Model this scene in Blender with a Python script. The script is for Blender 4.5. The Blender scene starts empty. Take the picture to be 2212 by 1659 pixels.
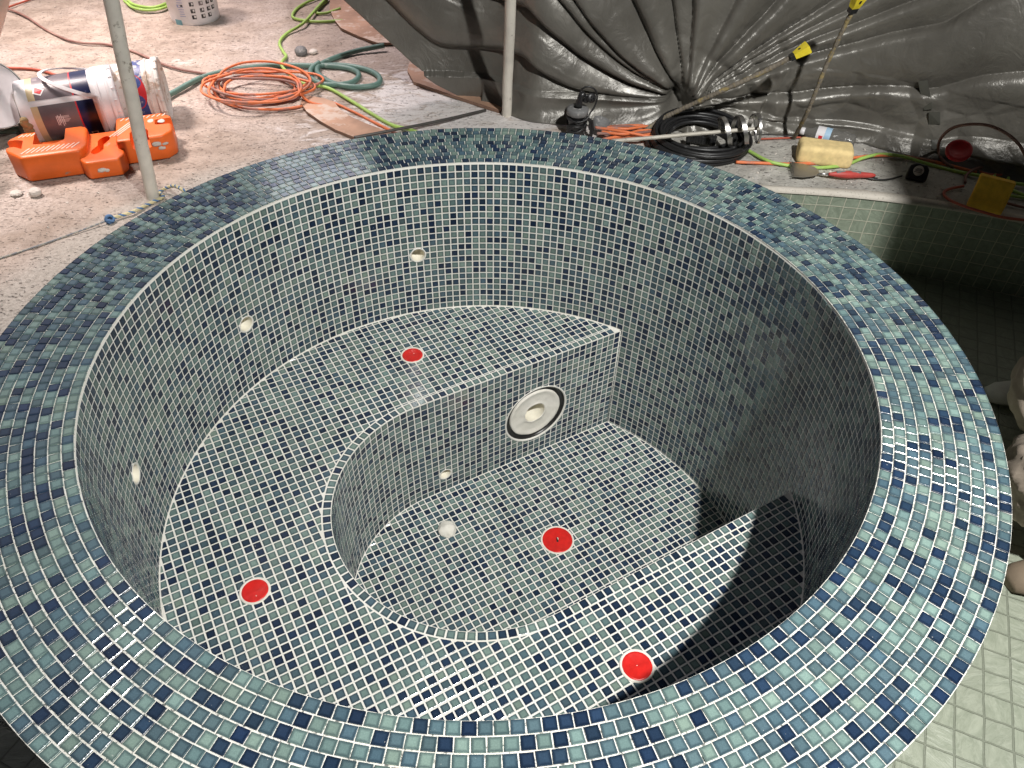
import bpy, bmesh, math, random
import numpy as np
from mathutils import Vector, Matrix, noise, Euler
random.seed(7)
PI=math.pi
sc=bpy.context.scene
COL=sc.collection
# ------------------------------------------------------------------ camera
S=0.92
F,PITCH,ROLL,YAW=1648.363,0.757550,0.0249583,0.0250193
CP=np.array([0.0367084,-1.5507526,1.309116])*S
_d=np.array([math.sin(YAW)*math.cos(PITCH),math.cos(YAW)*math.cos(PITCH),-math.sin(PITCH)])
_r=np.array([math.cos(YAW),-math.sin(YAW),0.]); _u=np.cross(_r,_d)
R2=math.cos(ROLL)*_r+math.sin(ROLL)*_u; U2=-math.sin(ROLL)*_r+math.cos(ROLL)*_u
def ray(x,y):
    v=_d+(x-1106)/F*R2-(y-829.5)/F*U2
    return v
GZ=-0.2     # deck level
PZ=-0.5     # pool floor level
def at(x,y,z=GZ):
    v=ray(x,y); t=(z-CP[2])/v[2]; return Vector(CP+t*v)
def aty(x,y,Y):
    v=ray(x,y); t=(Y-CP[1])/v[1]; return Vector(CP+t*v)
cd=bpy.data.cameras.new('camera'); co=bpy.data.objects.new('camera',cd); COL.objects.link(co)
co.matrix_world=Matrix(((R2[0],U2[0],-_d[0],CP[0]),(R2[1],U2[1],-_d[1],CP[1]),(R2[2],U2[2],-_d[2],CP[2]),(0,0,0,1)))
cd.sensor_fit='HORIZONTAL'; cd.sensor_width=36; cd.lens=F/2212*36; cd.clip_start=.02; cd.clip_end=200
sc.camera=co
# ------------------------------------------------------------------ helpers
def tag(o,label=None,cat=None,group=None,kind=None):
    if label:o['label']=label
    if cat:o['category']=cat
    if group:o['group']=group
    if kind:o['kind']=kind
    return o
def empty(name,loc,label,cat,group=None,rot=(0,0,0)):
    o=bpy.data.objects.new(name,None); COL.objects.link(o); o.location=loc; o.rotation_euler=rot; o.empty_display_size=.05
    return tag(o,label,cat,group)
def link(name,me,mats,parent=None,smooth=False):
    o=bpy.data.objects.new(name,me); COL.objects.link(o)
    for m in (mats if isinstance(mats,(list,tuple)) else [mats]): me.materials.append(m)
    if smooth: me.polygons.foreach_set('use_smooth',[True]*len(me.polygons))
    if parent is not None: o.parent=parent
    return o
def bmobj(name,bm,mats,parent=None,smooth=False):
    me=bpy.data.meshes.new(name); bm.normal_update(); bm.to_mesh(me); bm.free()
    return link(name,me,mats,parent,smooth)
def apply_mods(o):
    dg=bpy.context.evaluated_depsgraph_get(); dg.update()
    me=bpy.data.meshes.new_from_object(o.evaluated_get(dg)); o.modifiers.clear(); o.data=me
    return o
def smooth_angle(o,deg=35):
    me=o.data
    me.polygons.foreach_set('use_smooth',[True]*len(me.polygons))
    bm=bmesh.new(); bm.from_mesh(me)
    for e in bm.edges:
        if len(e.link_faces)==2 and e.calc_face_angle(0)>math.radians(deg): e.smooth=False
    bm.to_mesh(me); bm.free(); return o
def box(bm,x0,x1,y0,y1,z0,z1,M=None,bev=0,seg=2):
    r=bmesh.ops.create_cube(bm,size=1)
    vs=r['verts']
    for v in vs: v.co=Vector(((x0+x1)/2+v.co.x*(x1-x0),(y0+y1)/2+v.co.y*(y1-y0),(z0+z1)/2+v.co.z*(z1-z0)))
    if bev:
        es=list({e for v in vs for e in v.link_edges})
        rr=bmesh.ops.bevel(bm,geom=es,offset=bev,segments=seg,affect='EDGES',profile=.5); vs=list({v for f in rr['faces'] for v in f.verts}|{v for v in vs if v.is_valid})
    if M is not None:
        for v in vs: v.co=M@v.co
    return vs
def prism(bm,poly,z0,z1,bev=0,seg=3,M=None,vbev=None):
    b=[bm.verts.new((x,y,z0)) for x,y in poly]; t=[bm.verts.new((x,y,z1)) for x,y in poly]
    n=len(poly); fs=[bm.faces.new(t),bm.faces.new(b[::-1])]
    for i in range(n): fs.append(bm.faces.new((b[i],b[(i+1)%n],t[(i+1)%n],t[i])))
    bmesh.ops.recalc_face_normals(bm,faces=fs)
    vs=b+t
    if bev:
        es=list({e for f in fs for e in f.edges})
        rr=bmesh.ops.bevel(bm,geom=es,offset=bev,segments=seg,affect='EDGES',profile=.5)
        vs=list({v for f in rr['faces'] for v in f.verts}|{v for v in vs if v.is_valid})
    if M is not None:
        for v in vs: v.co=M@v.co
    return vs
def lathe(bm,prof,n=40,M=None,close=True,a0=0,a1=2*PI,mi=0):
    full=abs(a1-a0-2*PI)<1e-6; rings=[]
    cnt=n if full else n+1
    for r,z in prof:
        ring=[]
        for i in range(cnt):
            a=a0+(a1-a0)*i/n
            p=Vector((r*math.cos(a),r*math.sin(a),z))
            ring.append(bm.verts.new(M@p if M is not None else p))
        rings.append(ring)
    for k in range(len(rings)-1):
        A,B=rings[k],rings[k+1]
        for i in range(n):
            j=(i+1)%cnt
            f=bm.faces.new((A[i],A[j],B[j],B[i])); f.material_index=mi
    if close and full:
        for ring,fl in ((rings[0],True),(rings[-1],False)):
            if Vector(ring[0].co-ring[n//2].co).length>1e-5:
                f=bm.faces.new(ring[::-1] if fl else ring); f.material_index=mi
    return rings
def spline(pts,step=.012,closed=False):
    P=[Vector(p) for p in pts]; out=[]
    n=len(P)
    rng=range(n) if closed else range(n-1)
    for i in rng:
        if closed: p0,p1,p2,p3=P[i-1],P[i],P[(i+1)%n],P[(i+2)%n]
        else: p0,p1,p2,p3=P[max(i-1,0)],P[i],P[i+1],P[min(i+2,n-1)]
        k=max(2,int((p2-p1).length/step))
        for j in range(k):
            t=j/k
            out.append(.5*((2*p1)+(p2-p0)*t+(2*p0-5*p1+4*p2-p3)*t*t+(3*p1-p0-3*p2+p3)*t**3))
    if not closed: out.append(P[-1].copy())
    return out
def sweep(bm,pts,r,n=8,closed=False,rf=None):
    pts=[Vector(p) for p in pts]; m=len(pts); rings=[]; 
    up=Vector((0,0,1)); T0=(pts[1]-pts[0]).normalized()
    if abs(T0.dot(up))>.95: up=Vector((1,0,0))
    N=(up-T0*up.dot(T0)).normalized()
    for i in range(m):
        a=pts[i-1] if (i>0 or closed) else pts[0]; b=pts[(i+1)%m] if (i<m-1 or closed) else pts[-1]
        T=(b-a)
        if T.length<1e-9: T=T0
        T=T.normalized(); T0=T
        N=(N-T*N.dot(T)); N=N.normalized() if N.length>1e-6 else T.orthogonal().normalized()
        B=T.cross(N); rr=rf(i/(m-1)) if rf else r
        rings.append([bm.verts.new(pts[i]+(N*math.cos(2*PI*k/n)+B*math.sin(2*PI*k/n))*rr) for k in range(n)])
    for i in range(m if closed else m-1):
        A,B=rings[i],rings[(i+1)%m]
        for k in range(n): bm.faces.new((A[k],A[(k+1)%n],B[(k+1)%n],B[k]))
    if not closed: bm.faces.new(rings[0][::-1]); bm.faces.new(rings[-1])
def tube(name,pts,r,mat,parent=None,n=8,smooth_pts=True,closed=False,rf=None,step=.012):
    bm=bmesh.new(); sweep(bm,spline(pts,step,closed) if smooth_pts else pts,r,n,closed,rf)
    return bmobj(name,bm,mat,parent,True)
def gcable(name,pix,r,mat,label,cat,lift=0.003,z=GZ,parent=None,jig=.0,group=None):
    """a cable lying on the deck; a pixel triple adds extra height"""
    P=[]
    for q in pix:
        h=q[2] if len(q)>2 else 0
        P.append(at(q[0],q[1],z+r+lift+h))
    o=tube(name,P,r,mat,parent,n=8)
    if label: tag(o,label,cat,group)
    return o
# ------------------------------------------------------------------ materials
def newmat(name):
    m=bpy.data.materials.new(name); m.use_nodes=True; nt=m.node_tree; nt.nodes.clear()
    out=nt.nodes.new('ShaderNodeOutputMaterial'); b=nt.nodes.new('ShaderNodeBsdfPrincipled'); nt.links.new(b.outputs[0],out.inputs[0])
    return m,nt,b
class G:
    def __init__(s,nt): s.nt=nt
    def n(s,t,**k):
        x=s.nt.nodes.new(t)
        for a,v in k.items(): setattr(x,a,v)
        return x
    def l(s,a,b): s.nt.links.new(a,b)
    def set(s,inp,v):
        if hasattr(v,'is_linked') or isinstance(v,bpy.types.NodeSocket): s.l(v,inp)
        else: inp.default_value=v
    def math(s,op,a,b=0,c=None,clamp=False):
        x=s.n('ShaderNodeMath',operation=op,use_clamp=clamp); s.set(x.inputs[0],a); s.set(x.inputs[1],b)
        if c is not None: s.set(x.inputs[2],c)
        return x.outputs[0]
    def coord(s,w='Object'): return s.n('ShaderNodeTexCoord').outputs[w]
    def mapping(s,v,scale=(1,1,1),rot=(0,0,0),loc=(0,0,0)):
        x=s.n('ShaderNodeMapping'); s.l(v,x.inputs[0]); x.inputs['Scale'].default_value=scale; x.inputs['Rotation'].default_value=rot; x.inputs['Location'].default_value=loc; return x.outputs[0]
    def noise(s,v,scale,detail=4,rough=.55,dist=0):
        x=s.n('ShaderNodeTexNoise'); s.l(v,x.inputs['Vector']); x.inputs['Scale'].default_value=scale; x.inputs['Detail'].default_value=detail; x.inputs['Roughness'].default_value=rough; x.inputs['Distortion'].default_value=dist; return x.outputs[0]
    def vor(s,v,scale,feature='F1',out=0):
        x=s.n('ShaderNodeTexVoronoi',feature=feature); s.l(v,x.inputs['Vector']); x.inputs['Scale'].default_value=scale; return x.outputs[out]
    def ramp(s,f,a,b,smooth=True):
        x=s.n('ShaderNodeMapRange'); x.interpolation_type='SMOOTHSTEP' if smooth else 'LINEAR'; s.set(x.inputs[0],f); x.inputs[1].default_value=a; x.inputs[2].default_value=b; return x.outputs[0]
    def mix(s,f,a,b,mode='MIX'):
        x=s.n('ShaderNodeMix',data_type='RGBA',blend_type=mode); s.set(x.inputs[0],f)
        for i,v in ((6,a),(7,b)):
            if isinstance(v,tuple): x.inputs[i].default_value=(*v[:3],1)
            else: s.set(x.inputs[i],v)
        return x.outputs[2]
    def bump(s,h,strength=.3,dist=.002,nrm=None):
        x=s.n('ShaderNodeBump'); s.l(h,x.inputs['Height']); x.inputs['Strength'].default_value=strength; x.inputs['Distance'].default_value=dist
        if nrm is not None: s.l(nrm,x.inputs['Normal'])
        return x.outputs[0]
def simple(name,c,rough=.5,metal=0,dirt=None,dirt_scale=18,dirt_amt=.55,bump=.15,bscale=120,var=.12,spec=.5,bdist=.001):
    m,nt,b=newmat(name); g=G(nt); v=g.coord()
    n1=g.noise(v,dirt_scale*.6,5,.6)
    col=g.mix(g.ramp(n1,.3,.7),tuple(x*(1-var) for x in c),tuple(min(1,x*(1+var)) for x in c))
    if dirt:
        n2=g.noise(v,dirt_scale,8,.7); f=g.ramp(n2,dirt_amt,dirt_amt+.09)
        col=g.mix(f,col,dirt)
        b.inputs['Roughness'].default_value=rough
        r=g.math('ADD',g.math('MULTIPLY',f,.35),rough,clamp=True); g.l(r,b.inputs['Roughness'])
    else: b.inputs['Roughness'].default_value=rough
    g.l(col,b.inputs['Base Color']); b.inputs['Metallic'].default_value=metal; b.inputs['Specular IOR Level'].default_value=spec
    if bump: g.l(g.bump(g.noise(v,bscale,4,.6),bump,bdist),b.inputs['Normal'])
    return m
# glazed mosaic tile: colour per tile from the attribute, glaze thins out to a darker edge
def tile_mat():
    m,nt,b=newmat('glazed_mosaic'); g=G(nt)
    at_=g.n('ShaderNodeVertexColor'); at_.layer_name='tile_col'
    uv=g.n('ShaderNodeUVMap'); uv.uv_map='tile_uv'
    sp=g.n('ShaderNodeSeparateXYZ'); g.l(uv.outputs[0],sp.inputs[0])
    fx=g.math('ABSOLUTE',g.math('SUBTRACT',g.math('FRACT',sp.outputs[0]),.5)); fy=g.math('ABSOLUTE',g.math('SUBTRACT',g.math('FRACT',sp.outputs[1]),.5))
    e=g.math('MAXIMUM',fx,fy)
    v=g.coord()
    nz=g.noise(v,55,3,.6); nf=g.noise(v,420,3,.7)
    ee=g.math('ADD',e,g.math('MULTIPLY',g.math('SUBTRACT',nz,.5),.16))
    f=g.ramp(ee,.24,.5)
    c1=g.mix(1.0,at_.outputs[0],(1.22,1.22,1.2),'MULTIPLY'); c2=g.mix(1.0,at_.outputs[0],(.56,.58,.62),'MULTIPLY')
    col=g.mix(f,c1,c2)
    col=g.mix(g.ramp(nf,.35,.75),g.mix(1.0,col,(.9,.9,.9),'MULTIPLY'),g.mix(1.0,col,(1.15,1.15,1.14),'MULTIPLY'))
    # grout haze and drips left on the glaze
    sm=g.noise(v,9,8,.75,1.2); hz=g.ramp(sm,.66,.74); sp2=g.ramp(g.noise(v,160,2,.5),.73,.78)
    haze=g.math('MAXIMUM',g.math('MULTIPLY',hz,.10),g.math('MULTIPLY',sp2,.45))
    col=g.mix(haze,col,(.62,.62,.58))
    g.l(col,b.inputs['Base Color'])
    ro=g.math('ADD',g.math('MULTIPLY',haze,.5),g.math('ADD',.07,g.math('MULTIPLY',g.noise(v,14,4,.6),.12)))
    g.l(ro,b.inputs['Roughness']); b.inputs['IOR'].default_value=1.5
    g.l(g.bump(nz,.22,.0018,g.bump(nf,.06,.0005)),b.inputs['Normal'])
    return m
M_TILE=tile_mat()
def grout_mat(name,c,dark,amt):
    m,nt,b=newmat(name); g=G(nt); v=g.coord()
    n1=g.noise(v,6,6,.65); n2=g.noise(v,130,5,.7)
    col=g.mix(g.ramp(n1,.35,.7),c,tuple(x*.9*(.97 if i==2 else 1) for i,x in enumerate(c)))
    col=g.mix(g.math('MULTIPLY',g.ramp(n2,amt,amt+.1),.85),col,dark)
    g.l(col,b.inputs['Base Color']); b.inputs['Roughness'].default_value=.85
    g.l(g.bump(n2,.5,.002),b.inputs['Normal']); return m
M_GROUT=grout_mat('cream_grout',(.80,.78,.73),(.42,.40,.37),.66)
M_GROUT2=grout_mat('rim_grout',(.82,.80,.74),(.05,.06,.06),.53)
M_PLASTER=grout_mat('white_plaster',(.80,.77,.70),(.45,.42,.38),.62)
def pooltile_mat(name,pu,pv,rot,lite,darkc,grout):
    m,nt,b=newmat(name); g=G(nt)
    uv=g.n('ShaderNodeUVMap'); uv.uv_map='uv'; vec=g.mapping(uv.outputs[0],scale=(1/pu,1/pv,1),rot=(0,0,rot))
    sp=g.n('ShaderNodeSeparateXYZ'); g.l(vec,sp.inputs[0])
    wob=g.math('MULTIPLY',g.math('SUBTRACT',g.noise(uv.outputs[0],11,3,.6),.5),.13)
    X=g.math('ADD',sp.outputs[0],wob); Y=g.math('SUBTRACT',sp.outputs[1],wob)
    fx=g.math('ABSOLUTE',g.math('SUBTRACT',g.math('FRACT',X),.5)); fy=g.math('ABSOLUTE',g.math('SUBTRACT',g.math('FRACT',Y),.5))
    e=g.math('MAXIMUM',fx,fy); gl=g.ramp(e,.455,.475)
    cx=g.n('ShaderNodeCombineXYZ'); g.l(g.math('FLOOR',X),cx.inputs[0]); g.l(g.math('FLOOR',Y),cx.inputs[1])
    wn=g.n('ShaderNodeTexWhiteNoise',noise_dimensions='2D'); g.l(cx.outputs[0],wn.inputs[0])
    # each stone gets its own turned slab pattern
    off=g.n('ShaderNodeVectorMath',operation='MULTIPLY_ADD'); g.l(wn.outputs[1],off.inputs[0]); off.inputs[1].default_value=(9,9,9); g.l(vec,off.inputs[2])
    rt=g.n('ShaderNodeVectorRotate',rotation_type='Z_AXIS'); g.l(off.outputs[0],rt.inputs['Vector']); g.l(g.math('MULTIPLY',wn.outputs[0],6.28),rt.inputs['Angle'])
    st=g.mapping(rt.outputs[0],scale=(1.0,2.6,1))
    n1=g.noise(st,1.3,6,.68,.8); n2=g.noise(rt.outputs[0],5,6,.7)
    f=g.math('ADD',g.math('MULTIPLY',g.ramp(n1,.35,.7),.6),g.math('MULTIPLY',n2,.5))
    col=g.mix(f,darkc,lite); col=g.mix(g.math('MULTIPLY',wn.outputs[0],.35),col,tuple(x*.72 for x in lite))
    col=g.mix(gl,col,grout)
    g.l(col,b.inputs['Base Color']); b.inputs['Roughness'].default_value=.42
    h=g.math('SUBTRACT',g.math('MULTIPLY',n1,.8),g.math('MULTIPLY',gl,1.2))
    g.l(g.bump(h,.7,.006),b.inputs['Normal']); return m
M_PW=pooltile_mat('green_stone_wall',.050,.050,0,(.32,.37,.29),(.15,.185,.14),(.50,.50,.40))
M_PF=pooltile_mat('green_stone_floor',.060,.060,math.radians(24),(.37,.40,.32),(.21,.24,.18),(.20,.22,.17))
def ground_mat():
    m,nt,b=newmat('rough_deck'); g=G(nt); v=g.coord()
    sp=g.n('ShaderNodeSeparateXYZ'); g.l(v,sp.inputs[0]); X,Y=sp.outputs[0],sp.outputs[1]
    big=g.noise(v,1.6,7,.62,.4); mid=g.noise(v,9,8,.68,.3); fine=g.noise(v,75,6,.7); st=g.noise(g.mapping(v,scale=(1,2.2,1),rot=(0,0,.5)),6,7,.7,1.2)
    sand=g.mix(g.ramp(mid,.3,.7),(.30,.235,.19),(.50,.41,.345))
    sand=g.mix(g.ramp(big,.4,.62),sand,g.mix(g.ramp(fine,.35,.65),(.40,.33,.29),(.60,.52,.465)))
    conc=g.mix(g.ramp(mid,.3,.7),(.36,.345,.315),(.56,.54,.49))
    # right part of the deck is bare grey concrete
    fr=g.ramp(g.math('ADD',X,g.math('MULTIPLY',g.math('SUBTRACT',big,.5),.5)),.35,.75)
    col=g.mix(fr,sand,conc)
    # spilt plaster, mostly behind the tub
    dx=g.math('SUBTRACT',X,-.05); dy=g.math('SUBTRACT',Y,1.75)
    d=g.math('SQRT',g.math('ADD',g.math('POWER',g.math('MULTIPLY',dx,.85),2),g.math('POWER',g.math('MULTIPLY',dy,.9),2)))
    near=g.ramp(d,1.0,.15)
    pl=g.ramp(g.math('ADD',g.math('MULTIPLY',st,.9),g.math('MULTIPLY',near,.30)),.60,.74)
    pl2=g.ramp(g.noise(g.mapping(v,loc=(3,1,0)),2.4,9,.75,1.0),.585,.66)
    plm=g.math('MAXIMUM',pl,g.math('MULTIPLY',pl2,.5))
    col=g.mix(plm,col,(.74,.70,.68))
    # pale apron of mortar hugging the tub on the left, dark damp soil by the steel pan
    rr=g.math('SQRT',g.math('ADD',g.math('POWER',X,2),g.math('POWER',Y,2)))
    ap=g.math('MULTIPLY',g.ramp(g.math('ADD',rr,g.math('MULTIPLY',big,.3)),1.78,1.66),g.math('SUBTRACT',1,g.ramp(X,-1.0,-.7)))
    col=g.mix(g.math('MULTIPLY',ap,.75),col,g.mix(g.ramp(fine,.3,.7),(.40,.37,.33),(.58,.55,.50)))  # apron colour raised further in place of lamp light near the rim
    ax=g.math('ADD',X,1.98); ay=g.math('SUBTRACT',Y,1.02)
    sd=g.math('SQRT',g.math('ADD',g.math('POWER',g.math('MULTIPLY',ax,1.3),2),g.math('POWER',ay,2)))
    soil=g.ramp(g.math('ADD',sd,g.math('MULTIPLY',g.math('SUBTRACT',mid,.5),.5)),.42,.2)
    col=g.mix(g.math('MULTIPLY',soil,.8),col,g.mix(g.ramp(fine,.3,.7),(.09,.075,.06),(.2,.17,.14)))
    # pits, crumbs and hairline cracks
    vo=g.vor(g.mapping(v,scale=(1,1.6,1)),34); pit=g.ramp(g.math('ADD',vo,g.math('MULTIPLY',fine,.5)),.42,.34)
    ck=g.ramp(g.noise(g.mapping(v,scale=(1,2.6,1),rot=(0,0,-.3)),28,8,.75,2),.42,.36)
    col=g.mix(g.math('MULTIPLY',g.math('MAXIMUM',pit,ck),.75),col,(.13,.10,.085))
    g.l(col,b.inputs['Base Color']); g.l(g.math('SUBTRACT',.85,g.math('MULTIPLY',plm,.15)),b.inputs['Roughness'])
    h=g.math('ADD',g.math('ADD',g.math('MULTIPLY',mid,1.0),g.math('MULTIPLY',fine,.5)),g.math('ADD',g.math('MULTIPLY',pit,-.4),g.math('MULTIPLY',ck,-.5)))
    g.l(g.bump(h,.85,.014),b.inputs['Normal']); return m
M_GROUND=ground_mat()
def tarp_mat():
    m,nt,b=newmat('grey_tarpaulin'); g=G(nt); v=g.coord()
    n1=g.noise(v,3,5,.6); weave=g.n('ShaderNodeTexWave'); g.l(g.mapping(v,scale=(1,.3,1)),weave.inputs[0]); weave.inputs['Scale'].default_value=120
    col=g.mix(g.ramp(n1,.3,.7),(.115,.108,.094),(.175,.166,.145))
    g.l(col,b.inputs['Base Color']); 
    cr=g.noise(g.mapping(v,scale=(1,1,.8)),11,7,.62,1.6); cr2=g.noise(v,45,4,.6,1.0); mask=g.ramp(g.noise(v,2.3,3,.5),.45,.65)
    v3=g.vor(g.mapping(v,rot=(.3,.4,.2)),13,'DISTANCE_TO_EDGE'); 
    h=g.math('ADD',cr,g.math('MULTIPLY',g.math('MULTIPLY',cr2,mask),.35)); rg=g.n('ShaderNodeTexNoise',noise_type='RIDGED_MULTIFRACTAL'); g.l(g.mapping(v,scale=(1,1,1.5),rot=(.2,.5,0)),rg.inputs['Vector']); rg.inputs['Scale'].default_value=7; rg.inputs['Detail'].default_value=3; rg.inputs['Distortion'].default_value=.6
    h=g.math('ADD',h,g.math('MULTIPLY',rg.outputs[0],g.math('ADD',.08,g.math('MULTIPLY',mask,.30))))
    g.l(g.bump(h,.40,.013),b.inputs['Normal']); g.l(g.math('ADD',.25,g.math('MULTIPLY',n1,.2)),b.inputs['Roughness']); b.inputs['Specular IOR Level'].default_value=.75
    b.inputs['Metallic'].default_value=.25
    return m
M_TARP=tarp_mat()
M_PVC=simple('dusty_pvc',(.74,.70,.62),.55,dirt=(.27,.23,.18),dirt_scale=14,dirt_amt=.60,bump=.2)
M_RED=simple('red_plastic',(.62,.018,.014),.32,dirt=(.75,.5,.45),dirt_scale=70,dirt_amt=.72,bump=.1)
M_CREAM=simple('cream_pipe',(.78,.74,.62),.45,bump=.05)
M_BLACKRING=simple('black_sealant',(.018,.017,.016),.35,dirt=(.3,.29,.27),dirt_scale=50,dirt_amt=.68,bump=.5,bscale=60)
M_ORANGE=simple('orange_plastic',(.80,.145,.02),.42,dirt=(.33,.27,.22),dirt_scale=11,dirt_amt=.64,bump=.2,bscale=60)
M_OSTRIPE=simple('worn_orange',(.86,.62,.52),.8,bump=.2)
M_WPLASTIC=simple('white_plastic',(.78,.76,.78),.35,dirt=(.5,.44,.38),dirt_scale=12,dirt_amt=.68,bump=.05)
M_WDIRTY=simple('plaster_smeared_plastic',(.72,.68,.64),.55,dirt=(.5,.38,.3),dirt_scale=22,dirt_amt=.52,bump=.35,bscale=70)
M_STEEL=simple('scuffed_steel',(.45,.44,.43),.38,1,dirt=(.55,.52,.5),dirt_scale=16,dirt_amt=.56,bump=.1)
M_DARKMETAL=simple('dark_metal',(.09,.085,.08),.5,.6,bump=.2)
M_OCORD=simple('orange_cord',(.72,.19,.07),.5,dirt=(.42,.2,.16),dirt_scale=6,dirt_amt=.5,bump=.08)
M_BCORD=simple('brown_cord',(.24,.12,.10),.6,dirt=(.33,.2,.17),dirt_scale=6,dirt_amt=.5,bump=.08)
M_RCORD=simple('red_cord',(.45,.10,.06),.55,bump=.08)
M_GHOSE=simple('green_hose',(.11,.20,.17),.45,dirt=(.3,.36,.32),dirt_scale=20,dirt_amt=.60,bump=.08)
M_LIME=simple('lime_hose',(.36,.56,.13),.45,dirt=(.5,.6,.35),dirt_scale=18,dirt_amt=.62,bump=.05)
M_BLACK=simple('black_rubber',(.016,.016,.017),.42,dirt=(.08,.08,.08),dirt_scale=25,dirt_amt=.6,bump=.2)
M_BLACK2=simple('black_moulding',(.02,.02,.021),.3,bump=.1)
M_WOOD=simple('plywood',(.46,.28,.19),.7,dirt=(.62,.50,.42),dirt_scale=8,dirt_amt=.50,bump=.3,var=.25)
M_WOODEDGE=simple('plywood_edge',(.22,.13,.09),.8,bump=.3)
M_SPONGE=simple('cream_sponge',(.80,.62,.30),.9,dirt=(.6,.45,.24),dirt_scale=60,dirt_amt=.66,bump=.6,bscale=320,bdist=.002)
M_SPONGE2=simple('ochre_sponge',(.78,.47,.05),.9,dirt=(.5,.3,.04),dirt_scale=60,dirt_amt=.64,bump=.6,bscale=320,bdist=.002)
M_YELLOW=simple('yellow_plastic',(.82,.66,.04),.4,dirt=(.3,.25,.1),dirt_scale=30,dirt_amt=.66,bump=.1)
M_REBAR=simple('rusty_rebar',(.22,.19,.15),.8,.1,dirt=(.33,.26,.12),dirt_scale=30,dirt_amt=.5,bump=.9,bscale=160,bdist=.003)
M_MIXER=simple('plaster_caked_steel',(.50,.47,.41),.6,.2,dirt=(.25,.23,.2),dirt_scale=40,dirt_amt=.6,bump=.5,bscale=90)
M_ROPE_B=simple('blue_rope',(.10,.20,.38),.8,bump=.5,bscale=400)
M_ROPE_Y=simple('yellow_rope',(.62,.56,.34),.8,bump=.5,bscale=400)
M_STONE=simple('pale_stone',(.62,.57,.52),.9,bump=.8,bscale=60,bdist=.004)
M_PANTS=simple('tan_trousers',(.36,.30,.24),.95,dirt=(.44,.385,.32),dirt_scale=9,dirt_amt=.6,bump=.35,bscale=500,var=.2)
M_SHOE=simple('work_shoe',(.17,.13,.09),.8,bump=.4)
M_SKIN=simple('skin',(.42,.24,.17),.55,bump=.1)
M_SHIRT=simple('grey_shirt',(.16,.17,.18),.9,bump=.3)
M_HAIR=simple('dark_hair',(.02,.015,.012),.7,bump=.5)
M_NAVY=simple('navy_label',(.012,.018,.075),.3,dirt=(.1,.13,.3),dirt_scale=18,dirt_amt=.64,bump=.02)
M_LGREY=simple('grey_label',(.17,.145,.16),.35,dirt=(.42,.36,.38),dirt_scale=10,dirt_amt=.6,bump=.02,var=.3)
M_TAN=simple('tan_label',(.62,.50,.30),.4,bump=.02)
M_LRED=simple('red_label',(.60,.03,.04),.4,bump=.02)
M_LBLUE=simple('blue_label',(.05,.08,.26),.4,dirt=(.6,.58,.55),dirt_scale=30,dirt_amt=.52,bump=.02)
M_INKW=simple('white_ink',(.82,.80,.80),.4,bump=0)
M_INKK=simple('black_ink',(.03,.03,.035),.4,dirt=(.6,.6,.6),dirt_scale=120,dirt_amt=.56,bump=0)
M_INKB=simple('blue_ink',(.35,.38,.62),.4,bump=0)
M_FOAM=simple('dried_foam',(.30,.21,.10),.9,bump=.9,bscale=80,bdist=.004)
M_CUP=simple('grey_cup',(.17,.17,.17),.6,dirt=(.4,.39,.37),dirt_scale=30,dirt_amt=.55,bump=.1)
M_BODY=simple('tub_render',(.20,.20,.18),.9,bump=.5)
M_DARK=simple('shade_black',(.02,.018,.015),.95,bump=.3)
def glass_mat():
    m,nt,b=newmat('clear_plastic'); b.inputs['Base Color'].default_value=(.30,.29,.27,1); b.inputs['Transmission Weight'].default_value=.55; b.inputs['Roughness'].default_value=.12; b.inputs['IOR'].default_value=1.25
    g=G(nt); g.l(g.bump(g.noise(g.coord(),60,3,.6),.8,.004),b.inputs['Normal']); return m
M_CLEAR=glass_mat()
# ------------------------------------------------------------------ tile engine
R=0.92; P=0.02565; ZS=0.603; ZF=1.095; RO=1.172
def clip(poly,a,b,c):     # keep a*x+b*y>=c
    out=[]
    n=len(poly)
    for i in range(n):
        p,q=poly[i],poly[(i+1)%n]; dp=a*p[0]+b*p[1]-c; dq=a*q[0]+b*q[1]-c
        if dp>=0: out.append(p)
        if (dp>=0)!=(dq>=0):
            t=dp/(dp-dq); out.append((p[0]+(q[0]-p[0])*t,p[1]+(q[1]-p[1])*t))
    return out
def area(p): return .5*sum(p[i][0]*p[(i+1)%len(p)][1]-p[(i+1)%len(p)][0]*p[i][1] for i in range(len(p)))
def cent(p): return sum(x for x,_ in p)/len(p),sum(y for _,y in p)/len(p)
LIGHT=(.215,.305,.270); MID=(.072,.125,.165); DARK=(.016,.032,.072)
def tcol(pd=.27,pm=.30,sat=1.0,rng=random):
    t=rng.random()
    def j(c,a,h=.05):
        k=1+rng.uniform(-a,a); w=rng.uniform(-h,h); return (c[0]*k*(1-w),c[1]*k,c[2]*k*(1+w))
    mx=lambda a,b,k: tuple(a[i]*(1-k)+b[i]*k for i in range(3))
    if t<pd: c=j(mx(DARK,(.030,.058,.095),rng.random()*.8),.25)
    elif t<pd+pm: c=j(mx(MID,(.095,.150,.160),rng.random()*.8),.16)
    else: c=j(mx(LIGHT,(.130,.205,.205),rng.random()**.8),.16)
    gry=sum(c)/3
    return tuple(max(.003,gry+(x-gry)*sat) for x in c)
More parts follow.
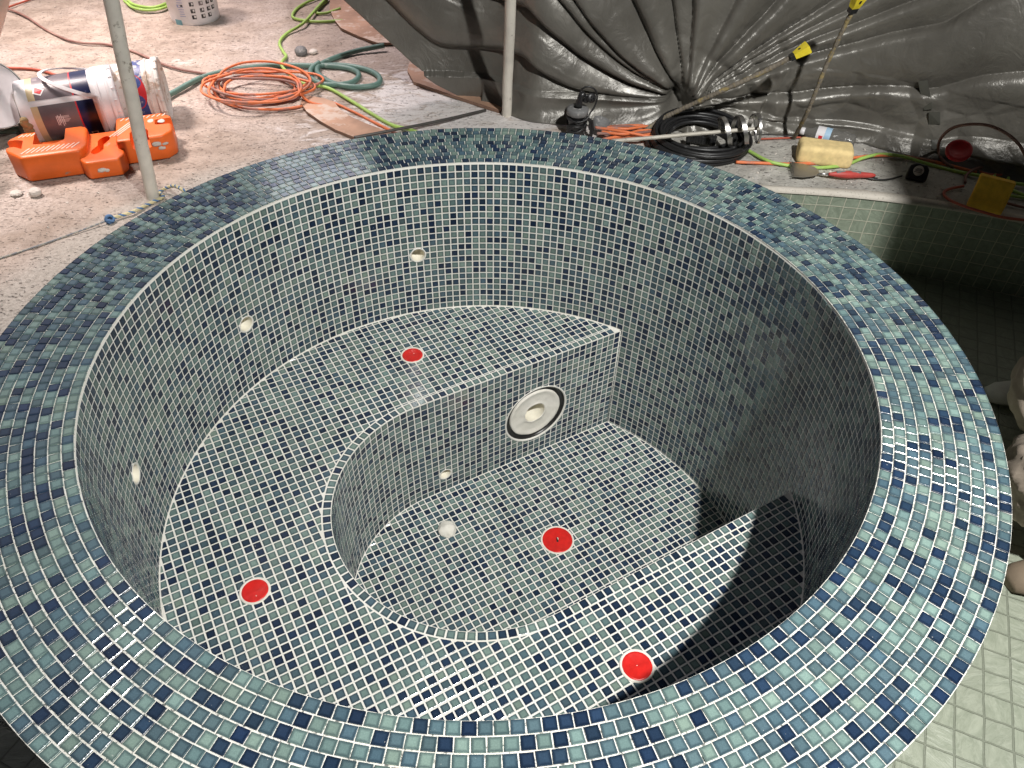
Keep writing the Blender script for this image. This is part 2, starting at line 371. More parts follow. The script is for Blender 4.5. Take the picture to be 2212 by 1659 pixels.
class Mosaic:
    """tiles as bevelled raised polygons over a sheet of grout"""
    def __init__(s,mapf,h=.0012,bev=.0016,sat=.8,pd=.27,pm=.28,jit=.00022,gain=1.0):
        s.map=mapf;s.h=h;s.bev=bev;s.V=[];s.Fc=[];s.mi=[];s.uv=[];s.col=[];s.sat=sat;s.pd=pd;s.pm=pm;s.jit=jit;s.gain=gain
    def tile(s,poly,cell,col=None):
        if len(poly)<3: return
        A=area(poly)
        if abs(A)<1.2e-5: return
        if A<0: poly=poly[::-1]
        q=[poly[0]]                                  # drop doubled corners
        for p in poly[1:]:
            if abs(p[0]-q[-1][0])+abs(p[1]-q[-1][1])>4e-4: q.append(p)
        poly=q; n=len(poly)
        if n<3: return
        cx,cy=cent(poly); col=col or tuple(x*s.gain for x in tcol(s.pd,s.pm,s.sat))
        jx,jy=random.uniform(-1,1)*s.jit/P*2,random.uniform(-1,1)*s.jit/P*2; jh=random.uniform(-.3,.3)*s.jit
        b0=len(s.V); size=math.sqrt(abs(A))
        k=max(.5,1-2*s.bev/size); x0,y0,w,hh=cell
        for (x,y) in poly: s.V.append(s.map(x,y,-.0006)); s.uvp((x-x0)/w,(y-y0)/hh)
        for (x,y) in poly:
            X,Y=cx+(x-cx)*(k*.5+.5),cy+(y-cy)*(k*.5+.5); s.V.append(s.map(X,Y,s.h*.72+jx*(X-cx)+jy*(Y-cy)+jh)); s.uvp((X-x0)/w,(Y-y0)/hh)
        for (x,y) in poly:
            X,Y=cx+(x-cx)*k,cy+(y-cy)*k; s.V.append(s.map(X,Y,s.h+jx*(X-cx)+jy*(Y-cy)+jh)); s.uvp((X-x0)/w,(Y-y0)/hh)
        for L in (0,1):
            for i in range(n):
                a=b0+L*n+i; b=b0+L*n+(i+1)%n; s.face((a,b,b+n,a+n),0,col)
        s.face(tuple(b0+2*n+i for i in range(n)),0,col)
    def uvp(s,u,v): s.uv.append((min(.999,max(.001,u)),min(.999,max(.001,v))))
    def face(s,idx,mi,col): s.Fc.append(idx); s.mi.append(mi); s.col.append(col)
    def grout(s,poly,h=0):
        if len(poly)<3: return
        if area(poly)<0: poly=poly[::-1]
        b0=len(s.V)
        for x,y in poly: s.V.append(s.map(x,y,h)); s.uv.append((0,0))
        s.face(tuple(range(b0,b0+len(poly))),1,(.5,.5,.5))
    def build(s,name,mats,parent):
        me=bpy.data.meshes.new(name); me.from_pydata(s.V,[],s.Fc)
        me.polygons.foreach_set('material_index',s.mi)
        uvl=me.uv_layers.new(name='tile_uv'); ca=me.color_attributes.new('tile_col','FLOAT_COLOR','CORNER')
        lv=np.empty(len(me.loops),dtype=np.int32); me.loops.foreach_get('vertex_index',lv)
        uva=np.array(s.uv,dtype=np.float32)[lv]; uvl.data.foreach_set('uv',uva.ravel())
        cnt=np.array([len(f) for f in s.Fc]); c=np.repeat(np.c_[np.array(s.col,dtype=np.float32),np.ones(len(s.col),dtype=np.float32)],cnt,axis=0)
        ca.data.foreach_set('color',c.ravel())
        me.update(); 
        return link(name,me,mats,parent)
tub=empty('hot_tub',(0,0,PZ),'round sunken hot tub lined in blue and green glass mosaic with a horseshoe bench','hot tub')
INV=Matrix.Translation((0,0,-PZ))
def addto(o,par=tub):
    o.parent=par; o.matrix_parent_inverse=Matrix.Identity(4)
    mw=Matrix.Identity(4); q=par
    while q is not None: mw=Matrix.LocRotScale(q.location,q.rotation_euler,None)@mw; q=q.parent
    o.matrix_basis=mw.inverted()@o.matrix_basis
    return o
# --- coping (ten rings, running bond)
NR=10; PR=(RO-R)/NR
cm=Mosaic(lambda t,r,h:(r*math.cos(t),r*math.sin(t),h-.0012+.0009*noise.noise(Vector((r*math.cos(t)*7,r*math.sin(t)*7,3)))),h=.0012,bev=.0013,sat=1.0,pd=.24,pm=.34,jit=.00040,gain=.86)
for i in range(NR):
    ra=R+i*PR; rb=ra+PR; n=round(2*PI*(ra+rb)/2/.0254); off=random.random()*6; dt=2*PI/n
    drift=0
    for k in range(n):
        drift+=random.uniform(-.03,.03); drift*=.97
        t0=off+dt*(k+drift*.4); t1=t0+dt
        gr=.0010+random.random()*.0005; gt=(.0016+random.random()*.0012)/((ra+rb)); dr=random.uniform(-.0004,.0004)
        cm.grout([(off+dt*k,ra),(off+dt*(k+1),ra),(off+dt*(k+1),rb),(off+dt*k,rb)],-.0016)
        sk=random.uniform(-1,1)*.0006/ra
        poly=[(t0+gt+sk,ra+gr+dr),(t1-gt+sk,ra+gr+dr),(t1-gt-sk,rb-gr+dr),(t0+gt-sk,rb-gr+dr)]
        # (theta,r) areas are not metric: build with a local cell
        V0=len(cm.V); col=tuple(x*cm.gain for x in tcol(cm.pd,cm.pm,cm.sat)); cx,cy=cent(poly)
        jx,jy=random.uniform(-1,1)*.022*ra,random.uniform(-1,1)*.022; jh=random.uniform(-.0003,.0003); bev=.0012
        for lay,(kx,hh) in enumerate(((1,-.0022),(.975,.0006),(.90,.0012))):
            for (x,y) in poly:
                X,Y=cx+(x-cx)*kx,cy+(y-cy)*kx
                hz=hh+(0 if lay==0 else jx*(X-cx)*.7+jy*(Y-cy)*.7+jh)
                cm.V.append(cm.map(X,Y,hz)); cm.uvp((X-t0)/(t1-t0),(Y-ra)/PR)
        for L in (0,1):
            for q in range(4):
                a=V0+L*4+q; b=V0+L*4+(q+1)%4; cm.face((b,a,a+4,b+4),0,col)
        cm.face((V0+11,V0+10,V0+9,V0+8),0,col)
addto(cm.build('coping',[M_TILE,M_GROUT2],None))
# --- tub body outside, lip band under the coping
bm=bmesh.new(); lathe(bm,[(RO-.004,-.004),(RO-.004,PZ-.05)],160,close=False)
ot=Mosaic(lambda u,v,h:((RO-.002+h)*math.cos(u/RO),(RO-.002+h)*math.sin(u/RO),-v),sat=1,pd=.24,pm=.34)
addto(bmobj('outer_wall',bm,M_BODY))
nt_=round(2*PI*RO/.0256); 
for i in range(nt_):
    u0=i*2*PI*RO/nt_; u1=u0+2*PI*RO/nt_
    for k in range(3):
        v0=.003+k*P; ot.tile([(u0+.001,v0),(u1-.001,v0),(u1-.001,v0+P-.002),(u0+.001,v0+P-.002)],(u0,v0,P,P))
addto(ot.build('outer_tile_band',[M_TILE,M_GROUT2],None))
bm=bmesh.new(); lathe(bm,[(R+.0010,-.0035),(R+.0008,-.0085),(R,-.0095)],240,close=False)
addto(bmobj('lip',bm,M_GROUT))
# --- jets and niche positions found from the photograph on the real surfaces
def on_cyl(x,y):
    v=ray(x,y); a=v[0]**2+v[1]**2; b=2*(CP[0]*v[0]+CP[1]*v[1]); c=CP[0]**2+CP[1]**2-R*R
    t=(-b+math.sqrt(b*b-4*a*c))/(2*a); return Vector(CP+t*v)
AX=Vector((.872,.4895)).normalized(); NX=Vector((-AX.y,AX.x)); SC=Vector((-.018,-.006)); SR=.436
jets=[]
for px in ((903,551),(532,700),(293,1023)):
    q=on_cyl(*px); th=math.atan2(q.y,q.x); jets.append((th*R if th>0 else (th+2*PI)*R,-q.z))
v0_=.0095
def circ_clip(poly,holes):
    for (hx,hy,hr) in holes:
        cx,cy=cent(poly); d=math.hypot(cx-hx,cy-hy)
        far=max(math.hypot(x-hx,y-hy) for x,y in poly)
        if far<hr: return []
        if d<hr+.03:
            if d<1e-4: return []
            gx,gy=(cx-hx)/d,(cy-hy)/d
            poly=clip(poly,gx,gy,gx*hx+gy*hy+hr)
            if len(poly)<3: return []
    return poly
# --- wall
N=226; du=2*PI*R/N
wm=Mosaic(lambda u,v,h:((R-h)*math.cos(u/R),(R-h)*math.sin(u/R),-v),sat=.95,pd=.28,pm=.32,gain=.74)
def wallx(v):  return v
tA=math.atan2(.784,.465); 
rows=43
hl=[(a,b,.0265) for a,b in jets]
for k in range(rows):
    va=v0_+k*P; vb=va+P
    for i in range(N):
        ua=i*du; ub=ua+du; thm=math.degrees((ua+ub)/2/R)
        deep=(thm<63 or thm>354)
        if vb>ZS+.03 and not deep: continue
        ve=ZF if deep else ZS
        if va>=ve: continue
        hh=[h for h in hl if abs(h[0]-(ua+ub)/2)<.06 and abs(h[1]-(va+vb)/2)<.06]
        w=lambda: random.uniform(-.0004,.0004)
        gp=.0018
        cell=[(ua,va),(ub,va),(ub,min(vb,ve)),(ua,min(vb,ve))]
        tl=[(ua+gp+w(),va+gp+w()),(ub-gp+w(),va+gp+w()),(ub-gp+w(),min(vb,ve-.001)-gp+w()),(ua+gp+w(),min(vb,ve-.001)-gp+w())]
        if hh: cell=circ_clip(cell,hh); tl=circ_clip(tl,[(a,b,c+.002) for a,b,c in hh])
        if cell: wm.grout(cell)
        if tl and min(vb,ve)-va>.006: wm.tile(tl,(ua,va,du,P))
# flip orientation (u to the left seen from inside) is harmless: normals are fixed below
wall=wm.build('inner_wall',[M_TILE,M_GROUT],None); addto(wall)
# --- stadium helpers
def sd(x,y):
    p=Vector((x,y))-SC; al=p.dot(AX); pe=p.dot(NX)
    if al>0: s=1 if pe>=0 else -1; return abs(pe)-SR,(NX.x*s,NX.y*s)
    L=p.length or 1e-6; return L-SR,(p.x/L,p.y/L)
caps=[(at(891,768,-ZS),.0325),(at(551,1277,-ZS),.0325),(at(1376,1439,-ZS),.0335)]
def hgrid(name,z,inside,cx_off,parent,sat,gain,dens=(.28,.3)):
    m=Mosaic(lambda x,y,h:(x,y,-z+h),sat=sat,pd=dens[0],pm=dens[1],gain=gain)
    K=int(1.1/P)+2
    for i in range(-K,K):
        for j in range(-K,K):
            a0,b0=i*P+cx_off[0],j*P+cx_off[1]
            def q(a,b): v=SC+AX*a+NX*b; return (v.x,v.y)
            sq=[q(a0,b0),q(a0+P,b0),q(a0+P,b0+P),q(a0,b0+P)]
            c=cent(sq); rad=math.hypot(*c)
            if rad>R+P: continue
            s0,gr=sd(*c)
            if inside and s0>P: continue
            if not inside and s0<-P: continue
            def cut(poly,mr,ms,near=P*1.3):
                if rad>R-near:
                    u=(c[0]/rad,c[1]/rad); poly=clip(poly,-u[0],-u[1],-(R-mr))
                if poly and abs(s0)<P*3.2:
                    d=s0-(ms); # keep sd>=ms (outside) or <=-ms (inside)
                    if inside: poly=clip(poly,-gr[0],-gr[1],-(gr[0]*c[0]+gr[1]*c[1]-s0-ms))
                    else: poly=clip(poly,gr[0],gr[1],gr[0]*c[0]+gr[1]*c[1]-s0+ms)
                return poly
            w=lambda: random.uniform(-.0004,.0004); gp=.0018
            t0=[q(a0+gp+w(),b0+gp+w()),q(a0+P-gp+w(),b0+gp+w()),q(a0+P-gp+w(),b0+P-gp+w()),q(a0+gp+w(),b0+P-gp+w())]
            m.grout(cut(sq,0,0.0))
            tp=cut(t0,.003,(.003 if inside else P+.0022))
            if len(tp)>=3 and abs(area(tp))>5e-5:
                # uv in the rotated cell
                V0=len(m.V); m.tile(tp,(0,0,1,1))
                for kk in range(V0,len(m.V)):
                    X=Vector(m.V[kk][:2])-SC; m.uv[kk]=(min(.999,max(.001,(X.dot(AX)-a0)/P)),min(.999,max(.001,(X.dot(NX)-b0)/P)))
    return m
# stadium path: s -> point, inward normal
LA=1.2
def path(s):
    # s<0 : side toward back (+NX) coming from the wall ; 0..pi*SR arc ; beyond: front side
    if s<0: p=SC+AX*(-s)+NX*SR; return p,-NX
    if s<PI*SR:
        a=s/SR; dirv=NX*math.cos(a)-AX*math.sin(a); return SC+dirv*SR,-dirv
    t=s-PI*SR; p=SC+AX*t-NX*SR; return p,NX
def wall_s(sign):
    lo,hi=0,2.
    f=lambda t:(SC+AX*t+NX*SR*sign).length-R
    for _ in range(50):
        mid=(lo+hi)/2
        if f(mid)<0: lo=mid
        else: hi=mid
    return lo
sA=-wall_s(1); sB=PI*SR+wall_s(-1)
bench=hgrid('bench',ZS,False,(.004,.007),None,.95,.76,(.28,.33))
# border row along the bench edge
ns=round((sB-sA)/P); ds=(sB-sA)/ns
for k in range(ns):
    a,b=sA+k*ds+.0020,sA+(k+1)*ds-.0020
    mpts=[]
    cc=[]
    for s_,o_ in ((a,.0008),(b,.0008),(b,P-.0018),(a,P-.0018)):
        pt,nn=path(s_); pp=pt-nn*o_; cc.append((pp.x,pp.y))
    if max(math.hypot(*c) for c in cc)>R-.002: continue
    V0=len(bench.V); bench.tile(cc,(0,0,1,1)); L=(len(bench.V)-V0)//3
    for kk in range(V0,len(bench.V)):
        c0=cc[0]; X=(bench.V[kk][0]-c0[0],bench.V[kk][1]-c0[1]); e1=(cc[1][0]-c0[0],cc[1][1]-c0[1]); e2=(cc[3][0]-c0[0],cc[3][1]-c0[1])
        l1=e1[0]**2+e1[1]**2; l2=e2[0]**2+e2[1]**2
        bench.uv[kk]=(min(.999,max(.001,(X[0]*e1[0]+X[1]*e1[1])/l1)),min(.999,max(.001,(X[0]*e2[0]+X[1]*e2[1])/l2)))
addto(bench.build('bench',[M_TILE,M_GROUT],None))
floorm=hgrid('basin_floor',ZF,True,(.011,.003),None,.95,.76,(.28,.33))
addto(floorm.build('basin_floor',[M_TILE,M_GROUT],None))
# riser
def rpt(s,v,h):
    p,n=path(s); q=p+n*h; return (q.x,q.y,-v)
def on_riser(x,y,sign=1):
    v=Vector(ray(x,y)); c=Vector(CP); n3=Vector((NX.x,NX.y,0)); off=(SC+NX*SR*sign).dot(NX)
    t=(off-c.dot(n3))/v.dot(n3); return c+v*t
nq=on_riser(1158,894); NS=-(Vector((nq.x,nq.y))-SC).dot(AX); NV=-nq.z
jq=on_riser(962,1024); JS=-(Vector((jq.x,jq.y))-SC).dot(AX); JV=-jq.z
if JS>0: # on the curve: intersect numerically
    best=None
    for i in range(4000):
        s_=-.3+i*.0004; 
        p,n=path(s_); 
        for _v in (0,):
            w=Vector((p.x,p.y,0))-Vector(CP); r_=Vector(ray(962,1024)); k=(w.x*r_.x+w.y*r_.y)/(r_.x**2+r_.y**2)
            e=abs(w.x*r_.y-w.y*r_.x)
            z=CP[2]+r_.z*k
            if (best is None or e<best[0]) and -1.09<z<-.62: best=(e,s_,-z)
    JS,JV=best[1],best[2]
print('niche',NS,NV,'jet',JS,JV,'jets',jets)
rm=Mosaic(rpt,sat=.85,pd=.27,pm=.32,gain=.78)
rh=[(NS,NV,.131),(JS,JV,.0235)]
rv0=ZS+.0035; nr=int((ZF-rv0)/P)+1
for k in range(nr):
    va=rv0+k*P; vb=min(va+P,ZF)
    for i in range(ns):
        ua=sA+i*ds; ub=ua+ds; gp=.0018
        w=lambda: random.uniform(-.0004,.0004)
        hh=[h for h in rh if abs(h[0]-(ua+ub)/2)<h[2]+.05 and abs(h[1]-(va+vb)/2)<h[2]+.05]
        cell=[(ua,va),(ub,va),(ub,vb),(ua,vb)]; tl=[(ua+gp+w(),va+gp+w()),(ub-gp+w(),va+gp+w()),(ub-gp+w(),vb-gp+w()),(ua+gp+w(),vb-gp+w())]
        if hh:
            cell=circ_clip(cell,hh); tl=circ_clip(tl,[(a,b,c+.001) for a,b,c in hh])
        if cell: rm.grout(cell)
        if tl and vb-va>.008: rm.tile(tl,(ua,va,ds,P))
for i in range(ns):
    ua=sA+i*ds; ub=ua+ds; rm.grout([(ua,ZS+.001),(ub,ZS+.001),(ub,rv0),(ua,rv0)],.0008)
    a,b=rpt(ua,ZS,.0008),rpt(ub,ZS,.0008); c,d=rpt(ub,ZS,-.004),rpt(ua,ZS,-.004)
    V0=len(rm.V)
    for q,dz in ((a,-.001),(b,-.001),(c,.0004),(d,.0004)): rm.V.append((q[0],q[1],q[2]+dz)); rm.uv.append((0,0))
    rm.face((V0,V0+1,V0+2,V0+3),1,(.5,.5,.5))
addto(rm.build('bench_riser',[M_TILE,M_GROUT],None))
# seam beads of grout where planes meet
bm=bmesh.new(); 
c=[Vector((math.cos(t)*(R-.001),math.sin(t)*(R-.001),-ZS+.0005)) for t in [math.radians(58)+i*math.radians(304)/300 for i in range(301)]]
sweep(bm,c,.0028,6); 
c=[Vector((math.cos(t)*(R-.001),math.sin(t)*(R-.001),-ZF+.0005)) for t in [math.radians(-4)+i*math.radians(66)/90 for i in range(91)]]
sweep(bm,c,.0028,6)
c=[Vector(rpt(sA+i*(sB-sA)/240,ZF-.0005,.001)) for i in range(241)]; sweep(bm,c,.0028,6)
for s_ in (sA,sB):
    p=Vector(rpt(s_,ZS,.001)); sweep(bm,[Vector((p.x,p.y,-ZS)),Vector((p.x,p.y,-ZF))],.0022,6)
addto(bmobj('seam_bead',bm,M_GROUT,None,True))
# jets
def frame(origin,normal):
    z=normal.normalized(); x=Vector((0,0,1)).cross(z).normalized(); y=z.cross(x)
    return Matrix(((x.x,y.x,z.x,origin.x),(x.y,y.y,z.y,origin.y),(x.z,y.z,z.z,origin.z),(0,0,0,1)))
def jet(o,nrm,r,depth=.05):
    M=frame(o,nrm)
    root=bpy.data.objects.new('jet_fitting',None); COL.objects.link(root); root.matrix_basis=M; addto(root)
    bm=bmesh.new(); lathe(bm,[(r+.0035,-.003),(r+.0032,.0016),(r+.0005,.0022),(r-.002,.001),(r-.0025,-.004)],36,close=False)
    a=bmobj('collar',bm,M_GROUT,root,True)
    bm=bmesh.new(); lathe(bm,[(r-.0025,.0005),(r-.003,-depth),(.0001,-depth)],36,close=False); bmobj('pipe',bm,M_CREAM,root,True)
for (u,v) in jets:
    t=u/R; jet(Vector((R*math.cos(t),R*math.sin(t),-v)),Vector((-math.cos(t),-math.sin(t),0)),.0265)
p_,n_=path(JS); jet(Vector((p_.x,p_.y,-JV)),Vector((n_.x,n_.y,0)),.0235)
# light niche
p_,n_=path(NS); Mn=frame(Vector((p_.x,p_.y,-NV)),Vector((n_.x,n_.y,0)))
root=bpy.data.objects.new('light_niche',None); COL.objects.link(root); root.matrix_basis=Mn; addto(root)
bm=bmesh.new(); lathe(bm,[(.1370,-.003),(.1365,.0018),(.1335,.0026),(.1295,.0012),(.129,-.003)],90,close=False); bmobj('grout_ring',bm,M_GROUT,root,True)
bm=bmesh.new(); lathe(bm,[(.1295,-.001),(.1285,-.012),(.110,-.017),(.108,-.006)],90,close=False)
for v in bm.verts: v.co.z+=.0015*noise.noise(v.co*55)
bmobj('seal_ring',bm,M_BLACKRING,root,True)
bm=bmesh.new(); lathe(bm,[(.1095,-.018),(.109,-.0050),(.104,-.0035),(.096,-.0075),(.080,-.0090),(.060,-.0088),(.048,-.0085),(.0455,-.0065),(.043,-.010)],90,close=False)
for v in bm.verts:
    v.co.z+=.0022*noise.noise(v.co*38)
bmobj('plaster_disc',bm,M_PLASTER,root,True)
bm=bmesh.new(); lathe(bm,[(.043,-.009),(.0432,-.10),(.0001,-.101)],48,close=False); bmobj('conduit',bm,M_CREAM,root,True)
# --- red caps
def cap(px,z,r,label,grp,handle=False):
    o=at(px[0],px[1],z); e=empty('drain_cap',(o.x,o.y,z),label,'pipe cap',grp)
    bm=bmesh.new(); lathe(bm,[(r+.006,0),(r+.0052,.0036),(r+.0012,.0042),(r-.0008,.0022)],48,close=False)
    for v in bm.verts: v.co.x+=.0008*noise.noise(v.co*90+o)
    bmobj('pipe_rim',bm,M_PLASTER,e,True)
    bm=bmesh.new(); lathe(bm,[(r-.0005,.0015),(r-.002,.0042),(r-.006,.0030),(.0001,.0026)],48,close=False)
    for v in bm.verts: v.co.z+=.0006*noise.noise(v.co*70+o)
    bmobj('red_disc',bm,M_RED,e,True)
    if handle:
        bm=bmesh.new(); box(bm,-.0035,.0035,-.010,.010,.0024,.0050,bev=.001); bmobj('slot',bm,M_BLACKRING,e)
        bm=bmesh.new(); box(bm,-.0016,.0016,-.004,.0035,.004,.010,Matrix.Rotation(.3,4,'Z')@Matrix.Translation((.002,.002,0)),bev=.0005); bmobj('screw',bm,M_CREAM,e)
    else:
        bm=bmesh.new()
        for a in range(1):
            t=random.random()*6.28; rr=r*.6*random.random(); M=Matrix.Translation((rr*math.cos(t),rr*math.sin(t),.0030))
            bmesh.ops.create_icosphere(bm,subdivisions=1,radius=.0009+random.random()*.0008,matrix=M@Matrix.Diagonal((1.4,.8,.5,1)))
        bmobj('mortar_crumb',bm,M_PLASTER,e)
cap((891,768),-ZS,.0370,'red pipe cap on the back of the bench below the far wall','red caps over the pipes')
cap((551,1277),-ZS,.0355,'red pipe cap on the near left of the bench','red caps over the pipes')
cap((1376,1439),-ZS,.0385,'red pipe cap on the bench at the edge of the dark shadow','red caps over the pipes')
cap((1204,1167),-ZF,.0550,'large red drain cap with a slotted centre on the deep floor','red caps over the pipes',True)
# --- white putty plug
o=at(967,1145,-ZF)
bm=bmesh.new(); bmesh.ops.create_icosphere(bm,subdivisions=4,radius=.034)
for v in bm.verts:
    k=1+.16*noise.noise(v.co*42)+.08*noise.noise(v.co*110); v.co*=k; v.co.z=max(v.co.z*.75,-.002); 
pg=bmobj('putty_plug',bm,M_PLASTER,None,True); pg.location=(o.x,o.y,-ZF+.002); tag(pg,'lumpy white putty plug stuck on the deep mosaic floor beside the riser','plug')
# ------------------------------------------------------------------ ground, pool
edge=[(62,1.165),(60,1.20),(54.5,1.376),(44.1,1.588),(35.7,1.81),(25.8,2.1),(13.5,2.57),(2,3.2),(-8.7,3.95),(-25,5.0),(-60,5.5),(-100,5.2),(-135,4.6),(-152,3.4),(-160,2.2),(-166,1.5),(-168,1.165)]
def redge(deg):
    d=deg
    if d>180: d-=360
    if d>=62 or d<=-168: return 1.165
    for (a,ra),(b,rb) in zip(edge,edge[1:]):
        if b<=d<=a: t=(a-d)/(a-b); return ra+(rb-ra)*t
    return 1.165
def redge_s(deg): return sum(redge(deg+k) for k in (-3,-1.5,0,1.5,3))/5
V=[];Fc=[]; NA=720; rad=[0]
x=0.0
while x<1: x+= .012+.02*x; rad.append(min(x,1))
def gz(x,y):
    r=math.hypot(x,y); k=min(1,max(0,(r-1.2)/.1))
    h=.006*noise.noise(Vector((x*3,y*3,0)))+.004*noise.noise(Vector((x*11,y*11,1)))+.0025*noise.noise(Vector((x*34,y*34,2)))
    return GZ+h*k
for i in range(NA):
    dg=i*360/NA; r0=redge_s(dg)
    for f in rad:
        r=r0+ (f**1.0)*2.6 if f<1 else 40.
        a=math.radians(dg); X,Y=r*math.cos(a),r*math.sin(a); V.append((X,Y,gz(X,Y) if r<8 else GZ))
nr_=len(rad)
for i in range(NA):
    j=(i+1)%NA
    for k in range(nr_-1): Fc.append((i*nr_+k,i*nr_+k+1,j*nr_+k+1,j*nr_+k))
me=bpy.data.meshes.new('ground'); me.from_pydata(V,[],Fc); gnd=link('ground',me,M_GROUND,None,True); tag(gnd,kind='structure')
# pool wall strip and mortar ledge
def strip(name,z0,z1,dr0,dr1,mat,d0=-150,d1=61,n=420):
    V=[];Fc=[];UV=[];L=0;prev=None
    for i in range(n+1):
        dg=d1+(d0-d1)*i/n; r=redge_s(dg); a=math.radians(dg)
        p=Vector(((r-dr0)*math.cos(a),(r-dr0)*math.sin(a))); 
        if prev is not None: L+=(p-prev).length
        prev=p
        V.append((p.x,p.y,z0)); V.append(((r-dr1)*math.cos(a),(r-dr1)*math.sin(a),z1)); UV.append((L,z0)); UV.append((L,z1))
    for i in range(n): Fc.append((2*i,2*i+2,2*i+3,2*i+1))
    me=bpy.data.meshes.new(name); me.from_pydata(V,[],Fc); uvl=me.uv_layers.new(name='uv')
    lv=[l.vertex_index for l in me.loops]; uvl.data.foreach_set('uv',[c for q in lv for c in UV[q]])
    return link(name,me,mat,None,False)
pw=empty('pool_wall',(1.5,1.0,PZ),'curved pool wall of square green stone tiles behind the tub','pool wall')
addto(strip('tile_face',GZ-.004,PZ,.004,.004,M_PW),pw)
bm=bmesh.new()
n=400; prv=None
for i in range(n+1):
    dg=61-(211)*i/n; r=redge_s(dg); a=math.radians(dg); w_=.035+.022*noise.noise(Vector((dg*.12,0,5)))+.008*noise.noise(Vector((dg*1.2,0,9)))
    row=[bm.verts.new(((r+d)*math.cos(a),(r+d)*math.sin(a),z)) for d,z in ((-.012,GZ-.007),(-.012,GZ+.004),(.006,GZ+.0085),(w_,GZ+.0075),(w_+.012,GZ-.004))]
    if prv: 
        for k in range(4): bm.faces.new((prv[k],prv[k+1],row[k+1],row[k]))
    prv=row
addto(bmobj('mortar_ledge',bm,grout_mat('ledge_mortar',(.56,.52,.46),(.30,.28,.24),.56),None,True),pw)
# pool floor ring
V=[];Fc=[];UV=[]
n=240
for i in range(n+1):
    dg=-150+ (62+150)*i/n; a=math.radians(dg)
    for r in (1.160,7.): V.append((r*math.cos(a),r*math.sin(a),PZ)); UV.append((r*math.cos(a),r*math.sin(a)))
for i in range(n): Fc.append((2*i,2*i+1,2*i+3,2*i+2))
me=bpy.data.meshes.new('pool_floor'); me.from_pydata(V,[],Fc); uvl=me.uv_layers.new(name='uv'); lv=[l.vertex_index for l in me.loops]; uvl.data.foreach_set('uv',[c for q in lv for c in UV[q]])
tag(link('pool_floor',me,M_PF),kind='structure')
# added near-black pit standing in for shade left of the tub
bm=bmesh.new(); prv=None
for i in range(61):
    dg=-170+22*i/60; a=math.radians(dg); row=[bm.verts.new((r*math.cos(a),r*math.sin(a),z)) for r,z in ((1.165,-.3),(1.165,-2.2),(4.9,-2.2),(4.9,-.25))]
    if prv:
        for k in range(3): bm.faces.new((prv[k],prv[k+1],row[k+1],row[k]))
    prv=row
tag(bmobj('shade_pit',bm,M_DARK),kind='structure')
# ------------------------------------------------------------------ tarp
base=[(-2.6,2.1),(-1.6,1.95),(-.8,1.88),(-.1,1.86),(.08,1.76),(.19,1.68),(.45,1.66),(.84,1.62),(1.21,1.60),(1.46,1.54),(1.7,1.40),(1.98,1.24),(2.5,1.0),(3.2,.45),(3.7,-.2)]
bp=spline([(x,y,0) for x,y in base],.01)
bl=[0]
for a,b in zip(bp,bp[1:]): bl.append(bl[-1]+(b-a).length)
def bpos(s):
    s=max(0,min(bl[-1]-1e-6,s)); i=int(np.searchsorted(bl,s,side='right'))-1; i=min(i,len(bp)-2)
    t=(s-bl[i])/(bl[i+1]-bl[i]); p=bp[i].lerp(bp[i+1],t); tg=(bp[min(i+6,len(bp)-1)]-bp[max(i-5,0)]).normalized(); return p,Vector((tg.y,-tg.x,0))
def sof(x):  # s where base x
    i=min(range(len(bp)),key=lambda k:abs(bp[k].x-x)); return bl[i]
sK=sof(.79); hK=.10  # gather knot, height over the deck
s0=sof(-.04); sL=sof(-.66)
rng=random.Random(11)
folds=[]
